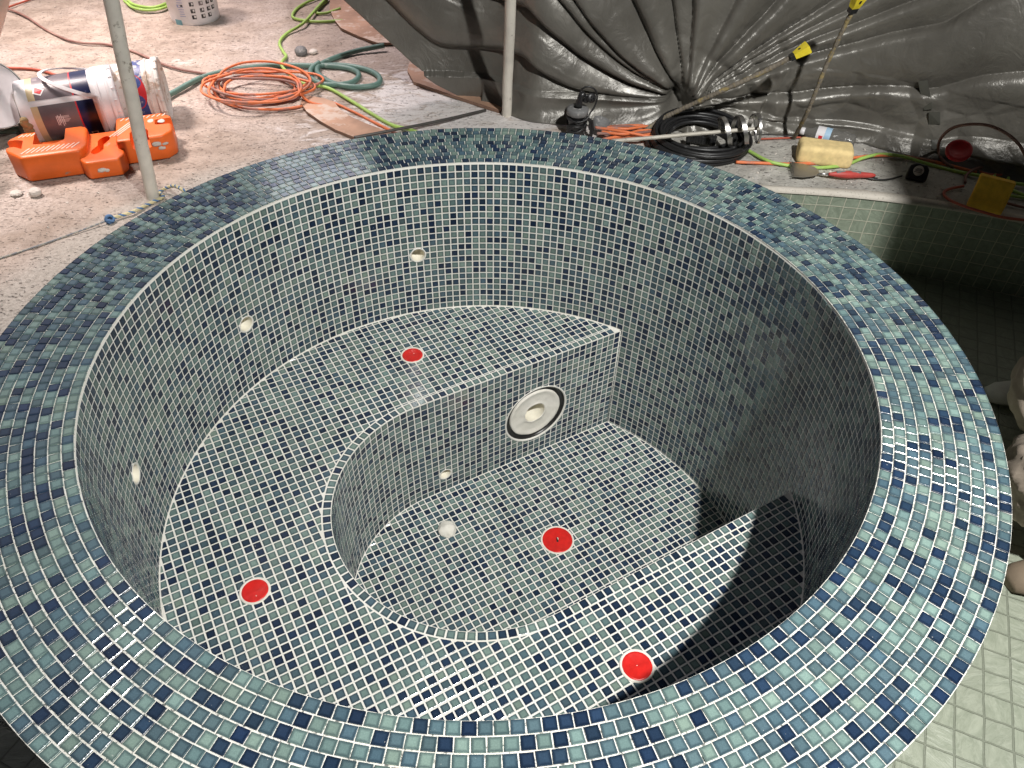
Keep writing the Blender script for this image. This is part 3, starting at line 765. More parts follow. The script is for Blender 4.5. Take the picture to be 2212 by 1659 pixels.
# (angle deg, width deg, depth) sharp creases radiating from the knot, angle 0 = right, 180 = left
for a,w,dp in ((178,3.0,1.0),(163,3.2,1.1),(151,1.8,.8),(146,1.5,.7),(126,3.4,1.0),(105,2.2,.7),(93,3.4,1.1),(72,3.0,.7),(55,4.0,1.0),(36,2.0,.9),(30,1.4,.6),(24,2.0,1.0),(17,1.6,1.2),(3,3.0,1.1),(-9,2.5,.5)):
    folds.append((math.radians(a),math.radians(w),dp))
def tdisp(s,h):
    ds_,dh=s-sK,h-hK; r=math.hypot(ds_,dh); th=math.atan2(dh,ds_)
    wob=.12*noise.noise(Vector((r*2.2,th*1.5,1)))+.012*noise.noise(Vector((r*7,th*4,2)))
    # right-hand folds sag and climb as they run out
    t2=th+wob-(.22*max(0,ds_)*(1 if dh>-.05 else 0))*.55+ (.10*max(0,-ds_-.2))
    amp=.118*(r/(r+.13))*(1/(1+.25*r))
    d=0
    for a,w,dp in folds:
        q=(t2-a)/w
        if -3<q<12:
            # steep on one side, long on the other -> an overlapping crease
            e=math.exp(-q*.28) if q>0 else math.exp(q*3.0)
            d-=dp*e*.55
    d+=.12*math.sin(t2*5+1.3)+.30*noise.noise(Vector((t2*4,r*.8,4)))
    out=amp*d
    # crumple, strongest right of and just around the knot
    cw=.05+1.0*math.exp(-((ds_-.25)**2/.09+(dh-.02)**2/.03))+.25*(1 if ds_>.3 and dh<.12 else 0)
    cr=noise.ridged_multi_fractal(Vector((s*4.5,h*5.5,3)),1.0,2.1,4,1.0,2.0)
    out+=.011*cw*(cr-1)
    vd=noise.voronoi(Vector((s*5.2+.6*noise.noise(Vector((s*4,h*4,1))),h*6.5,r*1.5)))[0]
    out+=(.005+.055*math.exp(-((ds_-.22)**2/.12+(dh+.0)**2/.03))+.02*(1 if ds_>.25 and dh<.16 else 0))*(vd[1]-vd[0]-.3)
    out+=.02*noise.noise(Vector((s*2,h*3,8)))
    # the gather pulls the cloth back into a dark hollow with a bunch in front
    out-=.13*math.exp(-(r/.055)**2)
    bx,bh=ds_-.03,dh-.02
    out+=.10*math.exp(-((bx/.045)**2+(bh/.075)**2))-.05*math.exp(-((bx+.075)**2/.0007+(bh)**2/.006))
    # base spreads a little onto the deck
    out+=.05*max(0,1-h/.10)**2*(1 if s>s0 else 0)
    out-=.05*max(0,h-.3)
    return out
svals=[0]
while svals[-1]<bl[-1]:
    s=svals[-1]; st=.0052 if sof(-.95)<s<sof(2.45) else .03; svals.append(s+st)
hv=[0]
while hv[-1]<2.3: hv.append(hv[-1]+(.0052 if hv[-1]<.74 else .05))
V=[];Fc=[]; nh=len(hv); okk=[]
for s in svals:
    p,nn=bpos(s)
    hb=float(np.interp(-p.x,[.13,.249,.345,.453,.641,.673,1.0,2.6],[0,.064,.132,.236,.404,.438,.80,1.9])) if p.x<-.12 else 0.
    for h in hv:
        hh=hb+h*(2.3-hb)/2.3; d=tdisp(s,hh)
        if h==0: d+=.012*noise.noise(Vector((s*6,0,0)))
        q=p+nn*d; zz=GZ+hh+.004+ (.006*noise.noise(Vector((s*9,0,7))) if h==0 else 0)
        V.append((q.x,q.y,zz))
for i in range(len(svals)-1):
    for k in range(nh-1):
        a=i*nh+k; vx,_,vz=V[a]
        if vx<float(np.interp(vz,[.22,.56,.9,2.2],[-.70,-.60,-.48,-.20])) and vz>.22-.02*math.sin(vz*30) or vx<-.70: continue
        Fc.append((a,a+nh,a+nh+1,a+1))
me=bpy.data.meshes.new('tarpaulin'); me.from_pydata(V,[],Fc); _b=bmesh.new(); _b.from_mesh(me); bmesh.ops.delete(_b,geom=[v for v in _b.verts if not v.link_faces],context='VERTS'); _b.to_mesh(me); _b.free(); tp=link('tarpaulin',me,M_TARP,None,True); tag(tp,'large grey plastic tarpaulin hanging in gathered folds behind the tub','tarpaulin')
so=tp.modifiers.new('s','SOLIDIFY'); so.thickness=.002; so.offset=1
# dark patches painted for the shade in gaps between the tarp panels
M_GAPSHADE=simple('gap_shade',(.06,.06,.05),.5,bump=.1)
def patch(px):
    # follow the tarp surface
    vs=[]
    for (x,y) in px:
        v=Vector(ray(x,y)); c=Vector(CP); t=1.8
        for _ in range(900):
            t+=.002; q=c+v*t
            if q.z<GZ: break
            # nearest s
            i=min(range(0,len(bp),4),key=lambda k:(bp[k].x-q.x)**2+(bp[k].y-q.y)**2); pp,nn=bpos(bl[i]); 
            if (q-Vector((pp.x,pp.y,q.z))).dot(nn)-tdisp(bl[i],q.z-GZ)<.006: break
        vs.append(q)
    return vs
for n_i,px in enumerate([[(2213,95),(2246,93),(2252,150),(2240,170)],[(2218,180),(2250,178),(2258,240),(2228,240)],[(2242,243),(2270,243),(2270,272),(2242,272)]]):
    pass
for px in ([(1983,175),(2004,173),(2015,235),(1996,238)],[(2006,242),(2031,242),(2031,268),(2006,268)],[(2012,302),(2034,302),(2034,322),(2012,322)],[(2030,324),(2050,324),(2050,343),(2030,343)]):
    vs=patch(px); bm=bmesh.new(); f=bm.faces.new([bm.verts.new(v) for v in vs]); 
    ex=bmesh.ops.extrude_face_region(bm,geom=[f]); 
    for v in [g_ for g_ in ex['geom'] if isinstance(g_,bmesh.types.BMVert)]: v.co+=Vector((-.002,-.004,.001))
    bmesh.ops.recalc_face_normals(bm,faces=bm.faces[:]); bmobj('gap_shade_patch',bm,M_GAPSHADE,tp)
# ------------------------------------------------------------------ poles
def pole(name,a,b,r,label):
    bm=bmesh.new(); A=Vector(a);B=Vector(b); n=40
    pts=[A.lerp(B,i/n)+Vector((.002*noise.noise(Vector((i*.3,0,a[0]))),0,0)) for i in range(n+1)]
    sweep(bm,pts,r,20); e=bmobj(name,bm,M_PVC,None,True); smooth_angle(e,50)
    tag(e,label,'pole','plastic poles holding the shelter'); return e
pole('plastic_pole',at(331,428,GZ+.0),aty(233,-30,.92)+(aty(233,-30,.92)-at(331,428,GZ))*1.6,.0215,'pale plastic pole leaning beside the orange plastic block')
pole('plastic_pole',at(1094,250,GZ),aty(1104,-20,1.50)+(aty(1104,-20,1.50)-at(1094,250,GZ))*1.5,.0205,'pale plastic pole standing against the grey tarpaulin')
a_=at(-14,60,GZ+.35); 
pole('plastic_pole',at(-60,250,GZ),aty(9,-15,1.3)+(aty(9,-15,1.3)-at(-60,250,GZ))*1.2,.021,'pale plastic pole cut off by the top left corner')
# ------------------------------------------------------------------ rope
def twisted(name,pts,r,label,parent=None):
    path_=spline(pts,.006); objs=[]
    root=empty(name,path_[0],label,'rope')
    for ph,m in ((0,M_ROPE_B),(PI*2/3,M_ROPE_Y),(PI*4/3,M_ROPE_Y)):
        bm=bmesh.new(); q=[]
        L=0
        for i,p in enumerate(path_):
            if i: L+=(p-path_[i-1]).length
            T=(path_[min(i+1,len(path_)-1)]-path_[max(i-1,0)]).normalized(); N=(Vector((0,0,1))-T*T.z).normalized(); B=T.cross(N); a=ph+L*2*PI/.032
            q.append(p+(N*math.cos(a)+B*math.sin(a))*r*.55)
        sweep(bm,q,r*.6,6); o=bmobj('strand',bm,m,None,True); addto(o,root)
    return root
rp=twisted('rope',[at(240,472,GZ+.013),at(285,458,GZ+.012),at(328,437,GZ+.012),at(352,425,GZ+.02),at(345,415,GZ+.01),at(362,405,GZ+.03),at(378,402,GZ+.05),at(398,412,GZ+.06),at(420,425,GZ+.03)],.006,'blue and yellow twisted rope lying round the foot of the leaning pole')
bm=bmesh.new(); kp=at(237,474,GZ+.014)
for t in range(3):
    M=Matrix.Translation(kp)@Euler((t*1.1,t*.9,t*.7)).to_matrix().to_4x4(); sweep(bm,[M@Vector((.013*math.cos(a),.011*math.sin(a),.003*math.sin(3*a))) for a in [k*2*PI/20 for k in range(20)]],.005,6,True)
addto(bmobj('knot',bm,M_ROPE_B,None,True),rp)
tl=tube('thin_line',[at(232,476,GZ+.012),at(150,507,GZ+.005),at(70,535,GZ+.004),at(-30,567,GZ+.004)],.0030,simple('grey_line',(.24,.25,.27),.8,dirt=(.5,.48,.4),dirt_scale=90,dirt_amt=.5)); addto(tl,rp)
# ------------------------------------------------------------------ orange block
def orange_block():
    O=at(84,390,GZ); rot=math.radians(20)
    M=Matrix.Translation(O)@Matrix.Rotation(rot,4,'Z')@Matrix.Translation((-.045,-.01,0))@Matrix.Diagonal((1,1.28,.70,1))
    e=empty('orange_block',(O.x,O.y,GZ),'orange moulded plastic fence foot with striped pads lying on the sandy deck','fence foot',rot=(0,0,rot))
    H=.14
    parts=[]
    def piece(poly,z0,z1,b=.012):
        bm=bmesh.new(); prism(bm,poly,z0,z1,b,3); return bmobj('body',bm,M_ORANGE)
    lft=piece([(.02,0),(.215,0),(.235,.03),(.235,.150),(.215,.165),(.01,.165),(-.035,.13),(-.035,.06)],0,H)
    mid=piece([(.205,-.012),(.225,-.04),(.335,-.04),(.355,-.012),(.355,.155),(.205,.155)],.002,H-.042,.010)
    rgt=piece([(.335,.02),(.50,.02),(.535,.05),(.535,.155),(.50,.185),(.335,.185)],.004,H+.002)
    for o in (mid,rgt):
        m=lft.modifiers.new('u','BOOLEAN'); m.operation='UNION'; m.object=o; m.solver='EXACT'
    cutters=[]
    def cut(poly,z0,z1,b=.004):
        bm=bmesh.new(); prism(bm,poly,z0,z1,b,2); o=bmobj('c',bm,M_ORANGE); m=lft.modifiers.new('d','BOOLEAN'); m.operation='DIFFERENCE'; m.object=o; m.solver='EXACT'; cutters.append(o)
    cut([(-.08,.075),(-.005,.075),(.02,.055),(.02,.110),(-.005,.120),(-.08,.12)],.055,H+.05)
    cut([(.055,.075),(.13,.062),(.16,.085),(.16,.20),(.055,.20)],.075,H+.05)
    cut([(.385,-.05),(.45,-.05),(.45,.065),(.44,.085),(.40,.085),(.385,.065)],.085,H+.05)
    cut([(.475,.10),(.60,.09),(.60,.14),(.475,.135)],.07,H+.05)
    # dumb-bell hand hole
    dumb=[]
    for k in range(24):
        a=2*PI*k/24; x=.030*math.cos(a); y=.055*math.sin(a); x*= (1-.62*math.exp(-(y/.022)**2)) ; dumb.append((.275+x*.9+y*.35,.065+y))
    cut(dumb,.05,H,0)
    bpy.context.view_layer.update(); apply_mods(lft)
    for o in cutters+[mid,rgt]: bpy.data.objects.remove(o)
    lft.matrix_basis=M; smooth_angle(lft,32); lft.name='body'
    addto(lft,e)
    # raised grip stripes
    bm=bmesh.new()
    def stripes(x0,x1,y0,y1,z,n,sl=.35):
        for i in range(n):
            x=x0+(x1-x0)*i/(n-1); Ms=Matrix.Translation((x,(y0+y1)/2,z))@Matrix.Rotation(-sl*2,4,'Z'); box(bm,-.0022,.0022,-(y1-y0)/2,(y1-y0)/2,-.001,.0026,Ms,bev=.0008,seg=1)
    stripes(.035,.20,.014,.054,H+.0005,11); stripes(.01,.05,.128,.15,H,4); stripes(.355,.38,.04,.16,H+.002,3); stripes(.36,.51,.152,.172,H+.002,9)
    o=bmobj('grip_stripes',bm,M_OSTRIPE); o.matrix_basis=M; addto(o,e)
    bm=bmesh.new()
    for (x,y,z,s_) in ((.27,-.041,.05,.016),(.285,-.041,.045,.012),(.47,.018,.10,.018),(.485,.018,.075,.014),(.50,.02,.095,.010),(.50,.12,H+.002,.014),(.46,.13,H+.002,.012)):
        bmesh.ops.create_icosphere(bm,subdivisions=2,radius=s_,matrix=Matrix.Translation((x,y,z))@Matrix.Diagonal((1,.18 if z<H else 1,.8 if z<H else .2,1)))
    for v in bm.verts: v.co+=Vector((1,0,1))*.004*noise.noise(v.co*90)
    o=bmobj('dried_mortar',bm,M_STONE,None,True); o.matrix_basis=M; addto(o,e)
orange_block()
# ------------------------------------------------------------------ buckets
def axisM(a,b,roll=0):
    z=(b-a).normalized(); x=Vector((0,0,1)).cross(z)
    x=x.normalized() if x.length>1e-4 else Vector((1,0,0)); y=z.cross(x)
    M=Matrix(((x.x,y.x,z.x,a.x),(x.y,y.y,z.y,a.y),(x.z,y.z,z.z,a.z),(0,0,0,1))); return M@Matrix.Rotation(roll,4,'Z')
def cpatch(bm,r0,r1,zl,a0,a1,z0,z1,off=.0008,n=None,mi=0):
    """patch on a slightly conical bucket wall; radius r0 at 0, r1 at height zl"""
    n=n or max(2,int(abs(a1-a0)/.06)); rows=[]
    for z in (z0,z1):
        r=r0+(r1-r0)*z/zl+off; rows.append([bm.verts.new((r*math.cos(a0+(a1-a0)*i/n),r*math.sin(a0+(a1-a0)*i/n),z)) for i in range(n+1)])
    for i in range(n):
        f=bm.faces.new((rows[0][i],rows[0][i+1],rows[1][i+1],rows[1][i])); f.material_index=mi
def ctext(txt,size,r0,r1,zl,ang,z,mat,parent,off=.0018,vertical=False,font_b=.0004):
    cu=bpy.data.curves.new('t','FONT'); cu.body=txt; cu.size=size; cu.extrude=0; cu.offset=font_b
    o=bpy.data.objects.new('lettering',cu); COL.objects.link(o); dg=bpy.context.evaluated_depsgraph_get(); dg.update()
    me=bpy.data.meshes.new_from_object(o.evaluated_get(dg)); bpy.data.objects.remove(o)
    for v in me.vertices:
        x,y=v.co.x,v.co.y
        if vertical: aa,zz=x,y        # text runs round the wall
        else: aa,zz=-y,x              # text runs along the axis
        Z=z+zz; r=r0+(r1-r0)*Z/zl+off; A=ang+aa/r
        v.co=(r*math.cos(A),r*math.sin(A),Z)
    return link('lettering',me,mat,parent)
def bucket(name,label,r0,r1,L,M,mat,lidmat,dirty=False,lid=True,handle=True):
    e=bpy.data.objects.new(name,None); COL.objects.link(e); loc,ro,_=M.decompose(); e.location=loc; e.rotation_euler=ro.to_euler(); tag(e,label,'bucket')
    bm=bmesh.new(); rr=lambda z:r0+(r1-r0)*z/L
    prof=[(.0001,.004),(r0-.012,.004),(r0-.006,.0),(r0-.001,.004),(rr(.02),.02),(rr(L*.80),L*.80),(rr(L*.80)+.005,L*.805),(rr(L*.83)+.005,L*.83),(rr(L*.83)+.001,L*.835),(rr(L*.9),L*.90)]
    if lid: prof+=[(rr(L*.9)+.001,L*.93)]
    else: prof+=[(rr(L)+.001,L),(rr(L)-.003,L),(rr(L)-.004,L*.9),(r0-.004,.01),(.0001,.01)]
    lathe(bm,prof,64,close=False); bmobj('shell',bm,mat,e,True)
    if lid:
        bm=bmesh.new(); R_=rr(L)+.004
        lathe(bm,[(R_-.002,L*.905),(R_+.002,L*.91),(R_+.003,L*.935),(R_,L*.945),(R_+.001,L*.95),(R_+.0025,L*.985),(R_,L),(R_-.010,L+.002),(R_-.014,L-.008),(.0001,L-.008)],64,close=False)
        for i in range(18): box(bm,-.004,.004,-.0015,.0015,0,.012,Matrix.Rotation(2*PI*i/18,4,'Z')@Matrix.Translation((R_+.001,0,L*.955)))
        bmobj('lid',bm,lidmat,e,True)
        smooth_angle(e.children[-1],40)
    return e,rr
# bucket A
rA0,rA1,LA_=.112,.122,.335
a=at(52,243,GZ+.118); b=at(262,213,GZ+.118); d_=(b-a).normalized()
MA=axisM(a,a+d_,0); 
# roll so that local angle 0 looks toward the camera
def cam_angle(M,p):
    q=M.inverted()@Vector(CP); return math.atan2(q.y,q.x)
LA_=(b-a).length*.99
eA,rr=bucket('bucket','white lidded bucket with a navy and grey label lying on its side','' and 0 or rA0,rA1,LA_,MA,M_WPLASTIC,M_WPLASTIC)
ca=cam_angle(MA,a)
bm=bmesh.new()
gap0,gap1=ca+.10,ca+.30        # white strip between label ends
# which way is up on the wall: find sign so that increasing angle goes up
up=1 if (MA.to_3x3()@Vector((math.cos(ca+.3),math.sin(ca+.3),0))).z>(MA.to_3x3()@Vector((math.cos(ca),math.sin(ca),0))).z else -1
W=lambda t: ca+up*t
def lab(t0,t1,z0,z1,mi,off=.0008): 
    a0,a1=W(t0),W(t1); cpatch(bm,rA0,rA1,LA_,min(a0,a1),max(a0,a1),z0*LA_,z1*LA_,off,mi=mi)
for t0,t1 in ((-1.7,.12),(.30,1.9)):
    lab(t0,t1,.12,.19,0); lab(t0,t1,.19,.56,1); lab(t0,t1,.56,.575,2); lab(t0,t1,.575,.745,3)
o=bmobj('label',bm,[M_TAN,M_LGREY,M_LRED,M_NAVY],eA,True)
bm=bmesh.new()
for k,(t,z0,z1) in enumerate([(-.26-.028*i,.33+.012*(i%3),.46) for i in range(3)]+[(-.36-.028*i,.345,.47-.01*i) for i in range(4)]):
    a0,a1=W(t),W(t-.010); cpatch(bm,rA0,rA1,LA_,min(a0,a1),max(a0,a1),z0*LA_,z1*LA_,.0014)
for z,t0,t1 in ((.33,-.25,-.55),(.345,-.22,-.56),(.36,-.25,-.5),(.378,-.2,-.6),(.395,-.28,-.55)):
    a0,a1=W(t0),W(t1); cpatch(bm,rA0,rA1,LA_,min(a0,a1),max(a0,a1),z*LA_,(z+.006)*LA_,.0016)
bmobj('small_print',bm,M_INKW,eA)
# red diamond with white edge near the top
bm=bmesh.new()
for off,s_,mi in ((.0015,.024,0),(.0022,.017,1)):
    cz=.245*LA_; vs=[]
    for ang,sc_ in ((0,.8),(2.2,1),(3.6,1),(4.9,.9)):
        z=cz+s_*sc_*math.cos(ang); t=.62+s_*sc_*math.sin(ang)/rA0; A=W(t); r=rA0+.003+off; vs.append(bm.verts.new((r*math.cos(A),r*math.sin(A),z)))
    f=bm.faces.new(vs); f.material_index=mi
bmobj('red_emblem',bm,[M_INKW,M_LRED],eA)
def ct(txt,size,t,z,mat,off=.002,par=eA,r0=rA0,r1=rA1,L=LA_,flip=False):
    o=ctext(txt,size,r0,r1,L,0,0,mat,par,off,vertical=True)
    # remap: text runs downwards round the wall (reading along decreasing height)
    for v in o.data.vertices: pass
    return o
def walltext(txt,size,t,z,mat,off=.0018,par=eA,r0=rA0,r1=rA1,L=LA_,Wf=None,sx=1,sgn=-1,zs=1):
    cu=bpy.data.curves.new('t','FONT'); cu.body=txt; cu.size=size; cu.offset=.0005
    o=bpy.data.objects.new('t',cu); COL.objects.link(o); dg=bpy.context.evaluated_depsgraph_get(); dg.update()
    me=bpy.data.meshes.new_from_object(o.evaluated_get(dg)); bpy.data.objects.remove(o)
    for v in me.vertices:
        Z=z*L+v.co.y*zs; r=r0+(r1-r0)*Z/L+off; A=Wf(t+sgn*v.co.x*sx/r); v.co=(r*math.cos(A),r*math.sin(A),Z)
    return link('lettering',me,mat,par)
walltext('DE',.034,-.98,.615,M_INKW,Wf=W)
walltext('Profe',.040,-.72,.49,M_INKW,Wf=W)
bm=bmesh.new(); a0,a1=W(-.76),W(-1.5); cpatch(bm,rA0,rA1,LA_,min(a0,a1),max(a0,a1),.425*LA_,.475*LA_,.0013); bmobj('black_band',bm,M_INKK,eA)
walltext('PREMI',.019,-.79,.435,M_INKW,.0022,Wf=W)
# handle of bucket A: a flat white strap swung back over the shell
hp=[]
for i in range(17):
    t=i/16; th=W(.15+ .0*t); 
    zz=.80-.50*math.sin(PI*t); tt=.10+1.9*t; r=(rA0+rA1)/2+.012+.010*math.sin(PI*t)
    A=W(tt); hp.append(Vector((r*math.cos(A),r*math.sin(A),zz*LA_)))
bm=bmesh.new(); prv=None
for i,p in enumerate(hp):
    T=(hp[min(i+1,16)]-hp[max(i-1,0)]).normalized(); Nn=Vector((p.x,p.y,0)).normalized(); B=T.cross(Nn).normalized()
    row=[bm.verts.new(p+B*.007*sx+Nn*.002*sy) for sx,sy in ((-1,-1),(1,-1),(1,1),(-1,1))]
    if prv:
        for k in range(4): bm.faces.new((prv[k],prv[(k+1)%4],row[(k+1)%4],row[k]))
    prv=row
bmesh.ops.recalc_face_normals(bm,faces=bm.faces[:]); bmobj('handle',bm,M_WPLASTIC,eA)
# foam crust on its foot
bm=bmesh.new()
for i in range(9):
    A=W(-.25-.07*i); bmesh.ops.create_icosphere(bm,subdivisions=2,radius=.014,matrix=Matrix.Translation((rA0*math.cos(A)*.99,rA0*math.sin(A)*.99,.004+.010*random.random()))@Matrix.Diagonal((.8,1,1.1,1)))
for v in bm.verts: v.co+=v.co.normalized()*.006*noise.noise(v.co*70)
bmobj('dried_foam',bm,M_FOAM,eA,True)
# bucket B
a=at(238,203,GZ+.112); b=at(356,192,GZ+.112); db=(b-a).normalized(); LB=(b-a).length
a2=a-db*.05; LB+=.05; MB=axisM(a2,a2+db); rB0,rB1=.105,.116
eB,rr=bucket('bucket','plaster-smeared bucket with a torn blue and red label lying behind the white one',rB0,rB1,LB,MB,M_WDIRTY,M_WDIRTY)
cb=cam_angle(MB,a); upb=1 if (MB.to_3x3()@Vector((math.cos(cb+.3),math.sin(cb+.3),0))).z>(MB.to_3x3()@Vector((math.cos(cb),math.sin(cb),0))).z else -1
WB=lambda t: cb+upb*t
bm=bmesh.new()
for t0,t1,z0,z1,mi in ((-1.2,1.5,.50,.76,0),):
    a0,a1=WB(t0),WB(t1); cpatch(bm,rB0,rB1,LB,min(a0,a1),max(a0,a1),z0*LB,z1*LB,.001,mi=mi)
vs=[]
for k in range(24):
    an=2*PI*k/24; z=.63*LB+.040*math.cos(an); t=-.02+.062*math.sin(an)/rB0; A=WB(t); r=rB0+(rB1-rB0)*z/LB+.0018; vs.append(bm.verts.new((r*math.cos(A),r*math.sin(A),z)))
cvt=bm.verts.new(((rB0+.0095)*math.cos(WB(-.02)),(rB0+.0095)*math.sin(WB(-.02)),.63*LB))
for k in range(24): f=bm.faces.new((vs[k],vs[(k+1)%24],cvt)); f.material_index=1
bmobj('label',bm,[M_LBLUE,M_LRED],eB,True)
walltext('ape',.052,.42,.555,M_INKW,.0042,eB,rB0,rB1,LB,WB)
walltext('Wall Tile Ad',.017,.25,.33,M_LRED,.002,eB,rB0,rB1,LB,WB)
# standing pail
pc=at(415,50,GZ); pc=Vector((pc.x,pc.y+.07,GZ))
eC,rr=bucket('bucket','white pail printed with small pictograms standing upright on the deck',.122,.135,.30,Matrix.Translation(pc),M_WPLASTIC,M_WPLASTIC,lid=False)
cc_=math.atan2(CP[1]-pc.y,CP[0]-pc.x)
bm=bmesh.new()
def pic(t,z,w,h,mi): cpatch(bm,.122,.135,.30,cc_+t-w/2,cc_+t+w/2,z-h/2,z+h/2,.0012,n=3,mi=mi)
for r_i,z in enumerate((.045,.075,.108,.142,.178)):
    for c_i,t in enumerate((-.05,.32,.62,.86)):
        if (r_i,c_i)==(0,3): continue
        pic(t,z,.17,.020,0 if (r_i+c_i)%3 or r_i<2 else 1)
        pic(t+.03,z+.002,.06,.011,2)
for i in range(9): pic(-.50,.05+.011*i,.24-.03*(i%3),.003,3)
for z in (.10,.15): pic(-.62,z,.06,.014,3); pic(-.45,z+.002,.10,.010,0)
bmobj('pictogram_print',bm,[M_INKK,M_LGREY,M_INKW,M_INKB],eC)
bm=bmesh.new(); cpatch(bm,.122,.135,.30,cc_-.95,cc_-.62,.004,.03,.0015); bmobj('blue_smear',bm,simple('teal_smear',(.16,.36,.42),.5,bump=0),eC)
# steel pan at left
fc=at(-22,203,GZ+.17); nrm=(Vector(CP)-fc).normalized(); nrm=(nrm+Vector((.35,.1,.35))).normalized()
Ms=frame(fc,nrm)
eS=bpy.data.objects.new('steel_pan',None); COL.objects.link(eS); eS.matrix_basis=Ms; tag(eS,'round steel pan caked in white plaster, tipped up at the left edge','pan')
bm=bmesh.new(); lathe(bm,[(.128,.002),(.131,.004),(.1325,.0),(.130,-.004),(.118,-.10),(.09,-.13),(.0001,-.135)],72,close=False); bmobj('bowl',bm,M_STEEL,eS,True)
bm=bmesh.new(); lathe(bm,[(.1265,-.001),(.07,-.004),(.0001,-.003)],72,close=False)
for v in bm.verts: v.co.z+=.003*noise.noise(v.co*25)
bmobj('plaster_layer',bm,M_WPLASTIC,eS,True)
# stand leg
bm=bmesh.new(); p0=at(34,205,GZ+.14); p1=at(58,302,GZ); sweep(bm,[p0,p0.lerp(p1,.5),p1],.017,12)
tg=bmobj('stand_leg',bm,M_DARKMETAL,None,True); tag(tg,'dark metal leg standing between the steel pan and the lying buckets','stand leg')
# ------------------------------------------------------------------ cables, hoses
gcable('cord',[(-20,14),(20,20),(60,38),(95,62),(140,84),(180,93),(230,96),(290,112),(340,134),(390,150),(445,160),(470,172)],.0058,M_BCORD,'long brown cord crossing the open deck at the upper left','cord')
gcable('cord',[(-20,28),(10,18),(45,6),(80,-6)],.005,M_RCORD,'short dark red cord in the top left corner','cord')
gcable('cord',[(-20,143),(20,147),(55,148),(90,153),(130,166),(175,185)],.0065,M_RCORD,'red cord running behind the white lidded bucket','cord')
# green hose
gh=gcable('green_hose',[(0,283),(60,275),(330,215),(370,202),(410,180),(450,163),(520,148),(600,141),(680,142),(740,141),(790,150),(818,165),(815,182),(770,188),(720,180),(688,160),(690,142),(720,126),(770,110),(830,98,.01)],.0125,M_GHOSE,'thick dark green garden hose looped on the deck behind the orange coil','hose')
gcable('green_hose',[(690,135,.012),(672,150),(676,172),(710,183),(760,178),(775,160),(750,147),(700,142)],.0122,M_GHOSE,'second loop of dark green hose under the first, left of the tarpaulin','hose')
# lime hose
gcable('lime_hose',[(740,44),(690,47),(650,43),(632,36),(640,20),(665,4),(700,-8)],.0075,M_LIME,'lime green hose loop at the top edge in front of a plywood offcut','hose')
gcable('lime_hose',[(735,18,.01),(705,28),(683,27),(690,14),(705,2),(700,-10)],.0075,M_LIME,'short lime green hose end curling by the top edge','hose')
gcable('lime_hose',[(712,-10,.012),(690,12,.01),(655,50,.012),(620,72),(604,92),(612,112),(618,122),(608,138,.012),(620,155),(655,180,.006),(708,190),(760,219),(805,247),(847,270),(889,281),(930,300)],.0075,M_LIME,'long lime green hose snaking down past the orange coil to the tub','hose')
for k,off in enumerate((0,5,9)):
    pass
e=empty('lime_coil',at(310,8,GZ),'small coil of lime green cord at the top edge left of the white pail','hose')
for k,(dx,dy) in enumerate(((0,0),(4,4),(8,-2))):
    o=tube('loop',[at(268+dx,2+dy*.5,GZ+.008+.01*k),at(285+dx,13+dy,GZ+.008+.01*k),at(320+dx,18+dy,GZ+.008+.01*k),at(365-dx,10+dy,GZ+.008+.01*k),at(385,-6,GZ+.01)],.007,M_LIME); addto(o,e)
# orange coil
rnd=random.Random(5); e=empty('orange_coil',at(560,185,GZ),'tangled coil of orange extension cord on the deck in front of the green hose','cord')
for k in range(9):
    cx=562+rnd.uniform(-14,14); cy=184+rnd.uniform(-8,8); ax=118-rnd.uniform(0,42); ay=44-rnd.uniform(0,20); ph=rnd.uniform(-.12,.12); pts=[]
    n=14; wa=rnd.random()*6
    for i in range(n):
        t=2*PI*i/n; w=1+.10*math.sin(2*t+wa)+.07*math.sin(3*t+wa*2)
        x=ax*w*math.cos(t); y=ay*w*math.sin(t); pts.append(at(cx+x*math.cos(ph)-y*math.sin(ph)*1.5,cy+y+x*math.sin(ph)*.6,GZ+.010+.0055*k+.004*math.sin(3*t+k)))
    o=tube('loop',pts,.0056,M_OCORD if k%3 else M_BCORD,closed=True); addto(o,e)
o=tube('loop',[at(452,165,GZ+.03),at(470,210,GZ+.01),at(520,232,GZ+.01),at(600,236,GZ+.012),at(660,228,GZ+.01),at(708,219,GZ+.008),at(760,240,GZ+.008),at(798,259,GZ+.008),at(840,280,GZ+.008),at(880,300,GZ+.008)],.0058,M_OCORD); addto(o,e)
o=tube('loop',[at(610,165,GZ+.05),at(640,175,GZ+.05),at(648,200,GZ+.045),at(668,220,GZ+.02),at(700,228,GZ+.01)],.0056,M_OCORD); addto(o,e)
o=tube('loop',[at(560,225,GZ+.02),at(610,255,GZ+.008),at(660,262,GZ+.008),at(715,255,GZ+.008),at(745,240,GZ+.008),at(700,222,GZ+.03)],.0056,M_BCORD)
bpy.data.objects.remove(o)
# steel rod resting toward the rim
o=tube('steel_rod',[at(765,297,GZ+.03),at(850,281,GZ+.03),at(950,261,GZ+.02),at(1049,238,GZ+.008)],.0062,M_DARKMETAL); tag(o,'thin dark steel rod lying across the plaster behind the rim','rod')
